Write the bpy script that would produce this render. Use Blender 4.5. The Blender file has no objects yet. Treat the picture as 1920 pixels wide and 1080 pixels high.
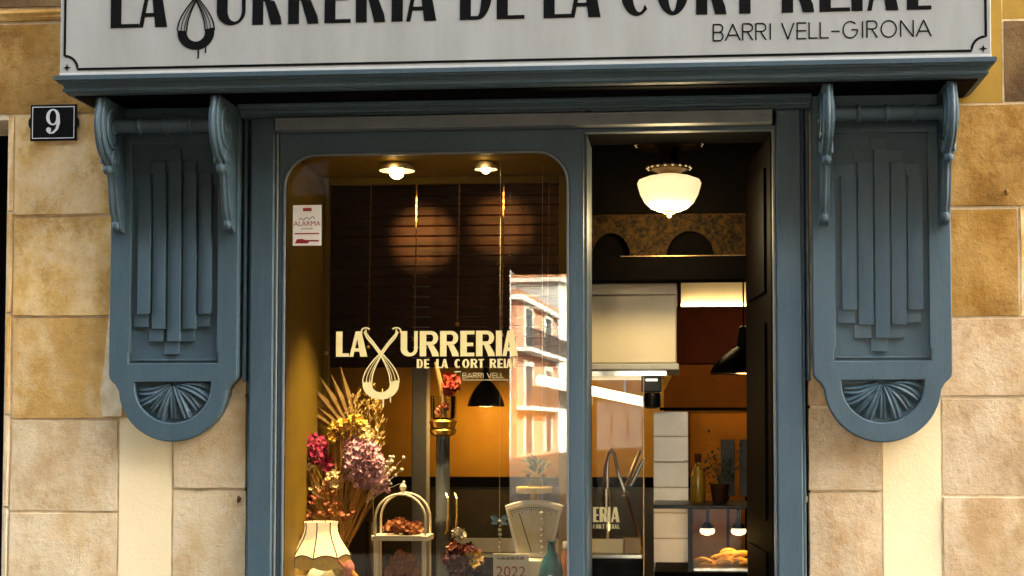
import bpy, bmesh, math, random
from mathutils import Vector, Matrix
random.seed(7)
R = math.radians
scene = bpy.context.scene

# ------------------------------------------------------------------ camera
cam_data = bpy.data.cameras.new('camera')
cam = bpy.data.objects.new('camera', cam_data)
scene.collection.objects.link(cam)
cam.location = (0.75, -7.0, 1.55)
cam.rotation_euler = (R(92.5), 0, R(4.8016))
cam_data.sensor_width = 36.0
cam_data.lens = 52.5
cam_data.shift_x = -0.04405
cam_data.shift_y = 0.07174
cam_data.clip_end = 2000
scene.camera = cam

# ------------------------------------------------------------------ sky, sun, exposure
EV = 5.5
SUN_EL, SUN_AZ = R(30), math.atan2(0.83, 0.55)
world = bpy.data.worlds.new('World')
scene.world = world
world.use_nodes = True
wn, wl = world.node_tree.nodes, world.node_tree.links
sky = wn.new('ShaderNodeTexSky')
sky.sky_type = 'NISHITA'
sky.sun_disc = False
sky.sun_elevation = SUN_EL
sky.sun_rotation = SUN_AZ
sky.dust_density = 8.0
sky.air_density = 1.0
sky.ozone_density = 0.6
wl.new(sky.outputs[0], wn['Background'].inputs[0])
wn['Background'].inputs[1].default_value = 0.12
sun_data = bpy.data.lights.new('sun', 'SUN')
sun_data.energy = 2.0
sun_data.angle = R(0.5)
sun_data.color = (1.0, 0.975, 0.94)
sun = bpy.data.objects.new('sun', sun_data)
scene.collection.objects.link(sun)
sd = Vector((math.sin(SUN_AZ) * math.cos(SUN_EL), math.cos(SUN_AZ) * math.cos(SUN_EL), math.sin(SUN_EL)))
sun.rotation_euler = sd.to_track_quat('Z', 'Y').to_euler()
sun.location = sd * 60
vs = scene.view_settings
vs.view_transform = 'Standard'
vs.look = 'None'
vs.gamma = 1.0
vs.use_curve_mapping = False
vs.exposure = EV
vs.use_white_balance = True          # camera balanced for open shade
vs.white_balance_temperature = 7800
vs.white_balance_tint = 2
LS = 2.0 ** -EV            # one display unit of light at this exposure

# ------------------------------------------------------------------ materials
def new_mat(name):
    m = bpy.data.materials.new(name)
    m.use_nodes = True
    return m, m.node_tree.nodes, m.node_tree.links, m.node_tree.nodes['Principled BSDF']

def ramp(n, stops):
    r = n.new('ShaderNodeValToRGB')
    el = r.color_ramp.elements
    while len(el) < len(stops):
        el.new(0.5)
    for e, (p, c) in zip(el, stops):
        e.position = p
        e.color = (c[0], c[1], c[2], 1) if hasattr(c, '__len__') else (c, c, c, 1)
    return r

def mat(name, c1, c2=None, scale=6.0, rough=0.6, metal=0.0, bump=0.0, bscale=60.0, stretch=(1, 1, 1), emit=None, estr=0.0, spec=0.5, trans=0.0):
    m, n, l, b = new_mat(name)
    b.inputs['Roughness'].default_value = rough
    b.inputs['Metallic'].default_value = metal
    b.inputs['Specular IOR Level'].default_value = spec
    geo = n.new('ShaderNodeNewGeometry')
    mp = n.new('ShaderNodeMapping')
    mp.inputs['Scale'].default_value = stretch
    l.new(geo.outputs['Position'], mp.inputs[0])
    if c2 is None:
        c2 = tuple(x * 0.8 for x in c1)
    t = n.new('ShaderNodeTexNoise')
    t.inputs['Scale'].default_value = scale
    t.inputs['Detail'].default_value = 6
    t.inputs['Roughness'].default_value = 0.62
    l.new(mp.outputs[0], t.inputs['Vector'])
    r = ramp(n, [(0.36, c1), (0.64, c2)])
    l.new(t.outputs['Fac'], r.inputs[0])
    l.new(r.outputs[0], b.inputs['Base Color'])
    if trans:
        b.inputs['Transmission Weight'].default_value = trans
    if bump:
        t2 = n.new('ShaderNodeTexNoise')
        t2.inputs['Scale'].default_value = bscale
        t2.inputs['Detail'].default_value = 4
        l.new(mp.outputs[0], t2.inputs['Vector'])
        bp = n.new('ShaderNodeBump')
        bp.inputs['Strength'].default_value = bump
        bp.inputs['Distance'].default_value = 0.01
        l.new(t2.outputs['Fac'], bp.inputs['Height'])
        l.new(bp.outputs[0], b.inputs['Normal'])
    if emit:
        b.inputs['Emission Color'].default_value = (*emit, 1)
        b.inputs['Emission Strength'].default_value = estr
    return m

def stone_mat(name, light, ochre, dark, amount=0.5):
    """dressed sandstone: patina stains that run across the blocks, granular edges, pits, a slight tone of its own per block"""
    m, n, l, b = new_mat(name)
    geo = n.new('ShaderNodeNewGeometry')
    oi = n.new('ShaderNodeObjectInfo')
    def vec(st, shift=0.0):
        v = n.new('ShaderNodeVectorMath'); v.operation = 'MULTIPLY'; v.inputs[1].default_value = st
        l.new(geo.outputs['Position'], v.inputs[0])
        if not shift:
            return v.outputs[0]
        off = n.new('ShaderNodeVectorMath'); off.operation = 'SCALE'; off.inputs[0].default_value = (7.3 * shift, 3.1 * shift, 5.7 * shift)
        l.new(oi.outputs['Random'], off.inputs['Scale'])
        ad = n.new('ShaderNodeVectorMath'); ad.operation = 'ADD'
        l.new(v.outputs[0], ad.inputs[0]); l.new(off.outputs[0], ad.inputs[1])
        return ad.outputs[0]
    def noise(v, scale, detail=6, rough=0.6):
        t = n.new('ShaderNodeTexNoise')
        t.inputs['Scale'].default_value = scale
        t.inputs['Detail'].default_value = detail
        t.inputs['Roughness'].default_value = rough
        l.new(v, t.inputs['Vector'])
        return t.outputs['Fac']
    def mad(a, k, c):
        q = n.new('ShaderNodeMath'); q.operation = 'MULTIPLY_ADD'
        l.new(a, q.inputs[0]); q.inputs[1].default_value = k
        if hasattr(c, 'is_linked'): l.new(c, q.inputs[2])
        else: q.inputs[2].default_value = c
        return q.outputs[0]
    def mixc(f, a, c, k=1.0, mode='MIX'):
        mx = n.new('ShaderNodeMix'); mx.data_type = 'RGBA'; mx.blend_type = mode
        l.new(mad(f, k, 0.0), mx.inputs[0])
        for sock, x in ((mx.inputs[6], a), (mx.inputs[7], c)):
            if hasattr(x, 'is_linked'): l.new(x, sock)
            else: sock.default_value = (*x, 1)
        return mx.outputs[2]
    run = noise(vec((1.3, 1.3, 0.55)), 3.0, 6, 0.6)
    blk = noise(vec((1.0, 1.0, 0.8), 1.0), 4.5, 8, 0.62)
    grain = noise(vec((1, 1, 1), 0.4), 48, 8, 0.8)
    mid = noise(vec((1, 1, 1), 0.7), 17, 8, 0.7)
    st = mad(run, 0.5, mad(blk, 0.5, mad(grain, 0.30, mad(mid, 0.30, -0.30))))
    edge = 0.63 - 0.26 * amount
    r1 = ramp(n, [(edge - 0.07, (0, 0, 0)), (edge + 0.10, (1, 1, 1))])
    l.new(st, r1.inputs[0])
    rl = ramp(n, [(0.3, tuple(c * 0.84 for c in light)), (0.7, light)])
    l.new(mid, rl.inputs[0])
    c = mixc(r1.outputs[0], rl.outputs[0], ochre, 0.92)
    r2 = ramp(n, [(0.50, (0, 0, 0)), (0.64, (1, 1, 1))])
    l.new(mad(grain, 0.45, mad(blk, 0.65, -0.06)), r2.inputs[0])
    c = mixc(r2.outputs[0], c, dark, 0.62)
    spk = ramp(n, [(0.28, (0.52, 0.46, 0.40)), (0.46, (0.97, 0.97, 0.96)), (0.74, (1.14, 1.14, 1.14))])
    l.new(grain, spk.inputs[0])
    one = n.new('ShaderNodeValue'); one.outputs[0].default_value = 1.0
    c = mixc(one.outputs[0], c, spk.outputs[0], 0.85, 'MULTIPLY')
    tone = ramp(n, [(0.0, (0.90, 0.885, 0.86)), (1.0, (1.07, 1.06, 1.05))])
    l.new(oi.outputs['Random'], tone.inputs[0])
    c = mixc(one.outputs[0], c, tone.outputs[0], 1.0, 'MULTIPLY')
    l.new(c, b.inputs['Base Color'])
    b.inputs['Roughness'].default_value = 0.9
    b.inputs['Specular IOR Level'].default_value = 0.2
    bp = n.new('ShaderNodeBump'); bp.inputs['Strength'].default_value = 0.6; bp.inputs['Distance'].default_value = 0.014
    l.new(mad(grain, 0.5, mid), bp.inputs['Height']); l.new(bp.outputs[0], b.inputs['Normal'])
    return m

def glass_mat(name, ior, tint=(1, 1, 1), rough=0.0):
    m = bpy.data.materials.new(name)
    m.use_nodes = True
    n, l = m.node_tree.nodes, m.node_tree.links
    n.remove(n['Principled BSDF'])
    out = n['Material Output']
    tr = n.new('ShaderNodeBsdfTransparent'); tr.inputs[0].default_value = (*tint, 1)
    gl = n.new('ShaderNodeBsdfGlossy'); gl.inputs['Roughness'].default_value = rough
    fr = n.new('ShaderNodeFresnel'); fr.inputs[0].default_value = ior
    mx = n.new('ShaderNodeMixShader')
    l.new(fr.outputs[0], mx.inputs[0]); l.new(tr.outputs[0], mx.inputs[1]); l.new(gl.outputs[0], mx.inputs[2])
    l.new(mx.outputs[0], out.inputs[0])
    return m

def lamp_mat(name, col, strength):
    return mat(name, (0.8, 0.75, 0.65), (0.75, 0.7, 0.6), emit=col, estr=strength * LS)

M = {}
def paint_mat(name, base, dust, chip):
    m, n, l, b = new_mat(name)
    geo = n.new('ShaderNodeNewGeometry')
    def noise(scale, detail, rough, st=(1, 1, 1)):
        mp = n.new('ShaderNodeMapping'); mp.inputs['Scale'].default_value = st
        l.new(geo.outputs['Position'], mp.inputs[0])
        t = n.new('ShaderNodeTexNoise'); t.inputs['Scale'].default_value = scale
        t.inputs['Detail'].default_value = detail; t.inputs['Roughness'].default_value = rough
        l.new(mp.outputs[0], t.inputs['Vector'])
        return t.outputs['Fac']
    def layer(a, fac, colr, k):
        mx = n.new('ShaderNodeMix'); mx.data_type = 'RGBA'
        ml = n.new('ShaderNodeMath'); ml.operation = 'MULTIPLY'; ml.inputs[1].default_value = k
        l.new(fac, ml.inputs[0]); l.new(ml.outputs[0], mx.inputs[0])
        l.new(a, mx.inputs[6]); mx.inputs[7].default_value = (*colr, 1)
        return mx.outputs[2]
    r0 = ramp(n, [(0.35, base), (0.65, tuple(c * 1.22 for c in base))])
    l.new(noise(4, 6, 0.6, (1, 1, 0.4)), r0.inputs[0])
    # rain-washed streaks, dust speckle, a few chips to the old coat
    r1 = ramp(n, [(0.50, 0.0), (0.75, 1.0)]); l.new(noise(22, 8, 0.7, (1, 1, 0.10)), r1.inputs[0])
    r2 = ramp(n, [(0.55, 0.0), (0.72, 1.0)]); l.new(noise(55, 6, 0.75), r2.inputs[0])
    r3 = ramp(n, [(0.705, 0.0), (0.72, 1.0)]); l.new(noise(30, 8, 0.7), r3.inputs[0])
    c = layer(r0.outputs[0], r1.outputs[0], dust, 0.38)
    c = layer(c, r2.outputs[0], tuple(x * 0.55 for x in base), 0.5)
    c = layer(c, r3.outputs[0], chip, 0.8)
    l.new(c, b.inputs['Base Color'])
    rr_ = ramp(n, [(0.3, 0.36), (0.7, 0.62)]); l.new(noise(12, 6, 0.7), rr_.inputs[0])
    l.new(rr_.outputs[0], b.inputs['Roughness'])
    b.inputs['Specular IOR Level'].default_value = 0.3
    bp = n.new('ShaderNodeBump'); bp.inputs['Strength'].default_value = 0.22; bp.inputs['Distance'].default_value = 0.006
    l.new(noise(70, 5, 0.7, (1, 1, 0.16)), bp.inputs['Height']); l.new(bp.outputs[0], b.inputs['Normal'])
    return m
M['paint'] = paint_mat('blue_grey_paint', (0.038, 0.065, 0.082), (0.086, 0.108, 0.120), (0.15, 0.165, 0.165))
M['paint_lite'] = mat('grey_paint', (0.115, 0.125, 0.128), (0.095, 0.105, 0.108), 8, 0.45, bump=0.08)
M['stone_left'] = stone_mat('stone_left', (0.86, 0.63, 0.37), (0.60, 0.34, 0.095), (0.24, 0.12, 0.04), 0.66)
M['stone_pale'] = stone_mat('stone_pale', (0.73, 0.565, 0.375), (0.56, 0.37, 0.19), (0.40, 0.24, 0.12), 0.50)
M['stone_brown'] = stone_mat('stone_brown', (0.76, 0.54, 0.30), (0.50, 0.27, 0.07), (0.19, 0.09, 0.028), 0.85)
M['stone_right'] = stone_mat('stone_right', (0.62, 0.465, 0.31), (0.43, 0.265, 0.13), (0.26, 0.14, 0.06), 0.58)
M['stone_ochre'] = stone_mat('stone_ochre', (0.46, 0.265, 0.085), (0.26, 0.12, 0.018), (0.12, 0.055, 0.015), 0.66)
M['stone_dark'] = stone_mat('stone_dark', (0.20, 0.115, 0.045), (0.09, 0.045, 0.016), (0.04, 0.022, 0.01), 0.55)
M['mortar'] = mat('mortar', (0.70, 0.57, 0.40), (0.5, 0.36, 0.2), 12, 0.95, bump=0.3)
M['plaster'] = mat('yellow_plaster', (0.80, 0.62, 0.385), (0.75, 0.57, 0.335), 2.2, 0.9, bump=0.12, bscale=60)
M['plaster_ochre'] = mat('ochre_plaster', (0.33, 0.18, 0.018), (0.28, 0.15, 0.014), 6, 0.9, bump=0.08)
M['sign'] = mat('sign_panel', (0.266, 0.258, 0.242), (0.225, 0.216, 0.198), 3.5, 0.55, bump=0.04, bscale=200, stretch=(1.6, 1, 0.35))
M['sign_lit_edge'] = mat('sign_lit_edge', (0.36, 0.355, 0.34), (0.33, 0.32, 0.30), 6, 0.5)  # panel grey lightened to paint in a lit edge
M['black'] = mat('black_print', (0.0015, 0.0014, 0.0014), (0.003, 0.0027, 0.0025), 40, 0.7, spec=0.06)
M['cream_print'] = mat('cream_print', (0.84, 0.64, 0.28), (0.80, 0.60, 0.25), 30, 0.6)
M['enamel'] = mat('black_enamel', (0.0015, 0.0015, 0.002), (0.003, 0.003, 0.0035), 30, 0.35, spec=0.2)
M['white'] = mat('white_enamel', (0.78, 0.76, 0.72), (0.7, 0.68, 0.64), 30, 0.35)
M['glass'] = glass_mat('window_glass', 1.46, (0.86, 0.855, 0.83))
M['door_glass'] = glass_mat('coated_door_glass', 1.14, (0.97, 0.97, 0.95))
M['clear'] = glass_mat('thin_clear_glass', 1.45, (0.97, 0.97, 0.95))
M['olive'] = mat('olive_display_wall', (0.21, 0.13, 0.005), (0.17, 0.105, 0.003), 5, 0.7, bump=0.05)
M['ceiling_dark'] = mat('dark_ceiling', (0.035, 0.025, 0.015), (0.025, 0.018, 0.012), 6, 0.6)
M['wood'] = mat('brown_boards', (0.034, 0.010, 0.004), (0.011, 0.004, 0.002), 18, 0.6, bump=0.1, bscale=40, stretch=(0.25, 1, 3), spec=0.12)
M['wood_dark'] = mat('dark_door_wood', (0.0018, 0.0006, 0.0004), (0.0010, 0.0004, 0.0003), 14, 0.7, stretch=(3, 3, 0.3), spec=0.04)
M['void'] = mat('near_black', (0.0012, 0.001, 0.0008), (0.0022, 0.0016, 0.0013), 10, 0.9, spec=0.03)  # near-black colour holds the unlit room's darkness; also on black fittings
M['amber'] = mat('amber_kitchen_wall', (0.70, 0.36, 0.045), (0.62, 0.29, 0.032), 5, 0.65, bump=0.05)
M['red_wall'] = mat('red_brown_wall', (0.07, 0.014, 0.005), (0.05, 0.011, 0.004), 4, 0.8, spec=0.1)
M['olive_dark'] = mat('dark_olive_tile', (0.10, 0.075, 0.025), (0.07, 0.05, 0.02), 9, 0.4)
M['steel'] = mat('brushed_steel', (0.62, 0.60, 0.55), (0.52, 0.5, 0.45), 20, 0.28, 1.0)
M['hood'] = mat('cream_hood_steel', (0.90, 0.81, 0.62), (0.85, 0.75, 0.55), 5, 0.45, bump=0.05, bscale=150)
M['chrome'] = mat('chrome', (0.8, 0.78, 0.75), (0.75, 0.73, 0.7), 5, 0.12, 1.0)
M['brass'] = mat('brass', (0.72, 0.47, 0.14), (0.6, 0.36, 0.1), 20, 0.28, 1.0)
M['brass_dark'] = mat('aged_brass', (0.16, 0.10, 0.045), (0.10, 0.06, 0.03), 30, 0.3, 1.0)
M['copper'] = mat('copper_chain', (0.26, 0.14, 0.07), (0.18, 0.09, 0.04), 30, 0.5, 1.0)
M['tile'] = mat('white_tile', (0.90, 0.83, 0.72), (0.84, 0.76, 0.64), 9, 0.25, bump=0.04)
M['floor_tile'] = mat('floor_tile', (0.18, 0.12, 0.07), (0.13, 0.09, 0.05), 4, 0.5)
M['paving'] = mat('street_paving', (0.065, 0.055, 0.042), (0.05, 0.042, 0.033), 2, 0.9, bump=0.2, bscale=10)
M['gold_mottle'] = mat('mottled_gold_wall', (0.030, 0.014, 0.0018), (0.0006, 0.0005, 0.0003), 50, 0.8, bump=0.3, bscale=60, spec=0.1)
M['dark_street'] = mat('darkened_street_wall', (0.014, 0.010, 0.007), (0.009, 0.006, 0.004), 1.5, 0.95, bump=0.2, bscale=8, spec=0.05)  # colour kept very dark to cut bounce light and veil in the glass
M['peach'] = mat('peach_render', (0.46, 0.24, 0.175), (0.40, 0.20, 0.145), 0.6, 0.9)
M['pale_render'] = mat('pale_render', (0.46, 0.50, 0.55), (0.40, 0.44, 0.49), 0.5, 0.9)
M['trim'] = mat('cream_trim', (0.60, 0.62, 0.64), (0.55, 0.57, 0.58), 1, 0.8)
M['shutter'] = mat('slate_window', (0.05, 0.065, 0.09), (0.035, 0.045, 0.06), 2, 0.3)
M['iron'] = mat('balcony_iron', (0.02, 0.02, 0.025), (0.03, 0.03, 0.03), 10, 0.5)
M['roof_tile'] = mat('roof_tile', (0.36, 0.17, 0.09), (0.28, 0.13, 0.07), 3, 0.9)
M['awning_tan'] = mat('awning_tan', (0.22, 0.15, 0.09), (0.18, 0.12, 0.07), 3, 0.9)
M['white_metal'] = mat('white_painted_metal', (0.80, 0.74, 0.62), (0.74, 0.68, 0.56), 20, 0.4)

# ------------------------------------------------------------------ mesh helpers
col = scene.collection
WLOC = {}

class MB:
    def __init__(s):
        s.v, s.f = [], []
    def add(s, vs_, fs_):
        o = len(s.v)
        s.v += [tuple(p) for p in vs_]
        s.f += [tuple(i + o for i in f) for f in fs_]
        return s
    def box(s, x0, x1, y0, y1, z0, z1, c=0.0):
        if c <= 0:
            p = [(x, y, z) for z in (z0, z1) for y in (y0, y1) for x in (x0, x1)]
            return s.add(p, [(0, 2, 3, 1), (4, 5, 7, 6), (0, 1, 5, 4), (2, 6, 7, 3), (0, 4, 6, 2), (1, 3, 7, 5)])
        # chamfered on the street side (y0 face)
        p = [(x0, y0 + c, z0), (x1, y0 + c, z0), (x1, y0 + c, z1), (x0, y0 + c, z1),
             (x0 + c, y0, z0 + c), (x1 - c, y0, z0 + c), (x1 - c, y0, z1 - c), (x0 + c, y0, z1 - c),
             (x0, y1, z0), (x1, y1, z0), (x1, y1, z1), (x0, y1, z1)]
        return s.add(p, [(4, 5, 6, 7), (0, 1, 5, 4), (1, 2, 6, 5), (2, 3, 7, 6), (3, 0, 4, 7),
                         (0, 8, 9, 1), (1, 9, 10, 2), (2, 10, 11, 3), (3, 11, 8, 0), (8, 11, 10, 9)])
    def prism(s, pts, y0, y1):
        """closed outline of (x, z) points, front at y0, back at y1"""
        n = len(pts)
        p = [(x, y0, z) for x, z in pts] + [(x, y1, z) for x, z in pts]
        fs_ = [tuple(range(n)), tuple(range(2 * n - 1, n - 1, -1))]
        fs_ += [(i, i + n, (i + 1) % n + n, (i + 1) % n) for i in range(n)]
        return s.add(p, fs_)
    def strip(s, outer, inner, y0, y1):
        for i in range(len(outer) - 1):
            s.prism([outer[i], outer[i + 1], inner[i + 1], inner[i]], y0, y1)
        return s
    def tube(s, pts, rad, n=8, caps=True):
        pts = [Vector(p) for p in pts]
        m = len(pts)
        rr = rad if hasattr(rad, '__len__') else [rad] * m
        vs_, fs_ = [], []
        u = None
        for i, p in enumerate(pts):
            d = (pts[min(i + 1, m - 1)] - pts[max(i - 1, 0)]).normalized()
            if u is None:
                a = Vector((0, 0, 1)) if abs(d.z) < 0.9 else Vector((1, 0, 0))
                u = d.cross(a).normalized()
            else:
                u = (u - d * u.dot(d)).normalized()
            w = d.cross(u)
            for k in range(n):
                t = 2 * math.pi * k / n
                vs_.append(p + (u * math.cos(t) + w * math.sin(t)) * rr[i])
        for i in range(m - 1):
            for k in range(n):
                a, b2 = i * n + k, i * n + (k + 1) % n
                fs_.append((a, b2, b2 + n, a + n))
        if caps:
            fs_.append(tuple(range(n - 1, -1, -1)))
            fs_.append(tuple(range((m - 1) * n, m * n)))
        return s.add(vs_, fs_)
    def lathe(s, prof, c, n=20, axis='z', sx=1.0, sy=1.0, wob=None):
        vs_, fs_ = [], []
        for r, h in prof:
            for k in range(n):
                t = 2 * math.pi * k / n
                q = r * (wob(t, h) if wob else 1.0)
                a, b2 = q * math.cos(t) * sx, q * math.sin(t) * sy
                vs_.append((c[0] + a, c[1] + b2, c[2] + h) if axis == 'z' else (c[0] + h, c[1] + a, c[2] + b2))
        m = len(prof)
        for i in range(m - 1):
            for k in range(n):
                a, b2 = i * n + k, i * n + (k + 1) % n
                fs_.append((a, b2, b2 + n, a + n))
        fs_.append(tuple(range(n)))
        fs_.append(tuple(range((m - 1) * n, m * n)))
        return s.add(vs_, fs_)
    def ball(s, c, r, n=10, sz=1.0):
        return s.lathe([(max(r * math.sin(math.pi * i / 6), 1e-4), -r * sz * math.cos(math.pi * i / 6)) for i in range(7)], c, n)
    def petal(s, c, d, up, L, w):
        d, up = Vector(d).normalized(), Vector(up)
        sd_ = d.cross(up)
        if sd_.length < 1e-4:
            sd_ = d.cross(Vector((1, 0, 0.3)))
        sd_.normalize()
        nn = sd_.cross(d) * (w * 0.35)
        c = Vector(c)
        return s.add([c, c + d * L * 0.5 + sd_ * w + nn, c + d * L, c + d * L * 0.5 - sd_ * w + nn], [(0, 1, 2), (0, 2, 3)])
    def build(s, name, m, parent=None, smooth=False, fix=True):
        xs = [p[0] for p in s.v]; ys = [p[1] for p in s.v]; zs = [p[2] for p in s.v]
        b0 = Vector(((min(xs) + max(xs)) / 2, (min(ys) + max(ys)) / 2, min(zs)))
        me = bpy.data.meshes.new(name)
        me.from_pydata([tuple(Vector(p) - b0) for p in s.v], [], s.f)
        if fix:
            bm = bmesh.new(); bm.from_mesh(me)
            bmesh.ops.recalc_face_normals(bm, faces=bm.faces)
            bm.to_mesh(me); bm.free()
        me.materials.append(M[m] if isinstance(m, str) else m)
        if smooth:
            me.polygons.foreach_set('use_smooth', [True] * len(me.polygons))
            try:
                me.set_sharp_from_angle(angle=R(40))
            except Exception:
                pass
        o = bpy.data.objects.new(name, me)
        col.objects.link(o)
        link(o, b0, parent)
        return o

def link(o, wpos, parent):
    WLOC[o.name] = Vector(wpos)
    if parent is not None:
        o.parent = parent
        o.location = Vector(wpos) - WLOC[parent.name]
    else:
        o.location = wpos
    return o

def thing(name, label, cat, loc, group=None):
    o = bpy.data.objects.new(name, None)
    o.empty_display_size = 0.1
    col.objects.link(o)
    link(o, Vector(loc), None)
    return tag(o, label, cat, group)

def tag(o, label, cat, group=None):
    o['label'] = label
    o['category'] = cat
    if group:
        o['group'] = group
    return o

def struct(o):
    o['kind'] = 'structure'
    return o

def curve_solid(name, loops, y0, y1, m, parent=None, bevel=0.004, plane='xz', res=2):
    """filled 2-D outlines (even-odd) given thickness and softened edges. loops in (x, z); plane 'yz' gives (y, z) and thickness along x"""
    cu = bpy.data.curves.new(name, 'CURVE')
    cu.dimensions = '2D'; cu.fill_mode = 'BOTH'
    cu.extrude = abs(y1 - y0) / 2 - bevel
    cu.bevel_depth = bevel; cu.bevel_resolution = res; cu.offset = -bevel
    for lp in loops:
        sp = cu.splines.new('POLY')
        sp.points.add(len(lp) - 1)
        for p, q in zip(sp.points, lp):
            p.co = (q[0], q[1], 0, 1)
        sp.use_cyclic_u = True
    tmp = bpy.data.objects.new(name + '_tmp', cu)
    col.objects.link(tmp)
    dg = bpy.context.evaluated_depsgraph_get()
    me = bpy.data.meshes.new_from_object(tmp.evaluated_get(dg))
    bpy.data.objects.remove(tmp)
    bpy.data.curves.remove(cu)
    mb = MB()
    mid = (y0 + y1) / 2
    vs_ = [(v.co.x, mid + v.co.z, v.co.y) if plane == 'xz' else (mid + v.co.z, v.co.x, v.co.y) for v in me.vertices]
    mb.add(vs_, [tuple(p.vertices) for p in me.polygons])
    bpy.data.meshes.remove(me)
    o = mb.build(name, m, parent, smooth=True)
    return o

def arc(cx, cz, rx, rz, a0, a1, n=12):
    return [(cx + rx * math.cos(R(a0 + (a1 - a0) * i / n)), cz + rz * math.sin(R(a0 + (a1 - a0) * i / n))) for i in range(n + 1)]

# ------------------------------------------------------------------ lettering
class Pen:
    """strokes of flat lettering; each stroke sits a hair in front of the last so that no two faces share a plane"""
    def __init__(s, yface, step=0.00012, thick=0.003):
        s.mb, s.y, s.k, s.step, s.th = MB(), yface, 0, step, thick
    def _y(s):
        s.k += 1
        return s.y - s.th - (s.k % 6) * s.step
    def rect(s, x0, z0, x1, z1):
        s.mb.prism([(x0, z0), (x1, z0), (x1, z1), (x0, z1)], s._y(), s.y)
    def poly(s, pts):
        s.mb.prism(pts, s._y(), s.y)
    def band(s, o, i):
        y = s._y()
        s.mb.strip(o, i, y, s.y)
    def line(s, pts, w):
        ws = w if hasattr(w, '__len__') else [w] * len(pts)
        o, i = [], []
        m = len(pts)
        for k in range(m):
            a, b = pts[max(k - 1, 0)], pts[min(k + 1, m - 1)]
            dx, dz = b[0] - a[0], b[1] - a[1]
            L = math.hypot(dx, dz) or 1
            nx, nz = -dz / L * ws[k] / 2, dx / L * ws[k] / 2
            o.append((pts[k][0] + nx, pts[k][1] + nz)); i.append((pts[k][0] - nx, pts[k][1] - nz))
        s.band(o, i)

def glyph(p, ch, x0, x1, z, h, t, s):
    w = x1 - x0
    if ch == 'L':
        p.rect(x0, z, x0 + t, z + h); p.rect(x0 + t, z, x1, z + s)
    elif ch == 'I':
        p.rect(x0, z, x1, z + h)
    elif ch == 'T':
        xm = (x0 + x1) / 2
        p.rect(xm - t / 2, z, xm + t / 2, z + h - s); p.rect(x0, z + h - s, x1, z + h)
    elif ch == 'E':
        p.rect(x0, z, x0 + t, z + h)
        for a in (0, 0.46, 1):
            zz = z + a * (h - s)
            p.rect(x0 + t, zz, x1 if a != 0.46 else x1 - w * 0.08, zz + s)
    elif ch == 'A':
        ax = x0 + w * 0.40
        p.poly([(x0, z), (x0 + s * 1.15, z), (ax + s * 0.7, z + h), (ax - s * 0.3, z + h)])
        p.poly([(x1 - t * 1.1, z), (x1, z), (ax + t * 0.75, z + h), (ax - s * 0.2, z + h)])
        f = 0.20
        p.rect(x0 + s * 0.6 + (ax - x0) * f, z + h * f, x1 - t * 0.9 - (x1 - t - ax) * f, z + h * f + s)
    elif ch == 'U':
        r = min(w / 2, h * 0.3)
        p.rect(x0, z + r, x0 + t, z + h); p.rect(x1 - s, z + r, x1, z + h)
        o = arc((x0 + x1) / 2, z + r, w / 2, r, 180, 360, 16)
        i = arc((x0 + t + x1 - s) / 2, z + r, (w - t - s) / 2, r - s, 180, 360, 16)
        p.band(o, i)
    elif ch in 'RD':
        p.rect(x0, z, x0 + t, z + h)
        zb = z + h * 0.44 if ch == 'R' else z
        zt = z + h
        rr = (zt - zb) / 2
        xc = x1 - min(rr, w * 0.45) - (w * 0.04 if ch == 'R' else 0)
        tb = t * (0.75 if ch == 'R' else 0.95)
        rx = min(rr, w * 0.45)
        p.rect(x0 + t, zt - s, xc, zt); p.rect(x0 + t, zb, xc, zb + s)
        p.band(arc(xc, zb + rr, rx, rr, -90, 90, 16), arc(xc, zb + rr, max(rx - tb, 0.003), rr - s, -90, 90, 16))
        if ch == 'R':
            p.poly([(x0 + w * 0.42, zb), (x0 + w * 0.42 + t * 0.9, zb), (x1 - t * 0.10, z + h * 0.14), (x1, z), (x1 - t, z), (x1 - t * 1.15, z + h * 0.12)])
    elif ch == 'O':
        xc, zc = (x0 + x1) / 2, z + h / 2
        p.band(arc(xc, zc, w / 2, h / 2, 0, 360, 32), arc(xc, zc, w / 2 - t, h / 2 - s, 0, 360, 32))
    elif ch == 'C':
        xc, zc = (x0 + x1) / 2, z + h / 2
        p.band(arc(xc, zc, w / 2, h / 2, 48, 312, 28), arc(xc + t * 0.25, zc, w / 2 - t * 0.8, h / 2 - s, 42, 318, 28))

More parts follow.
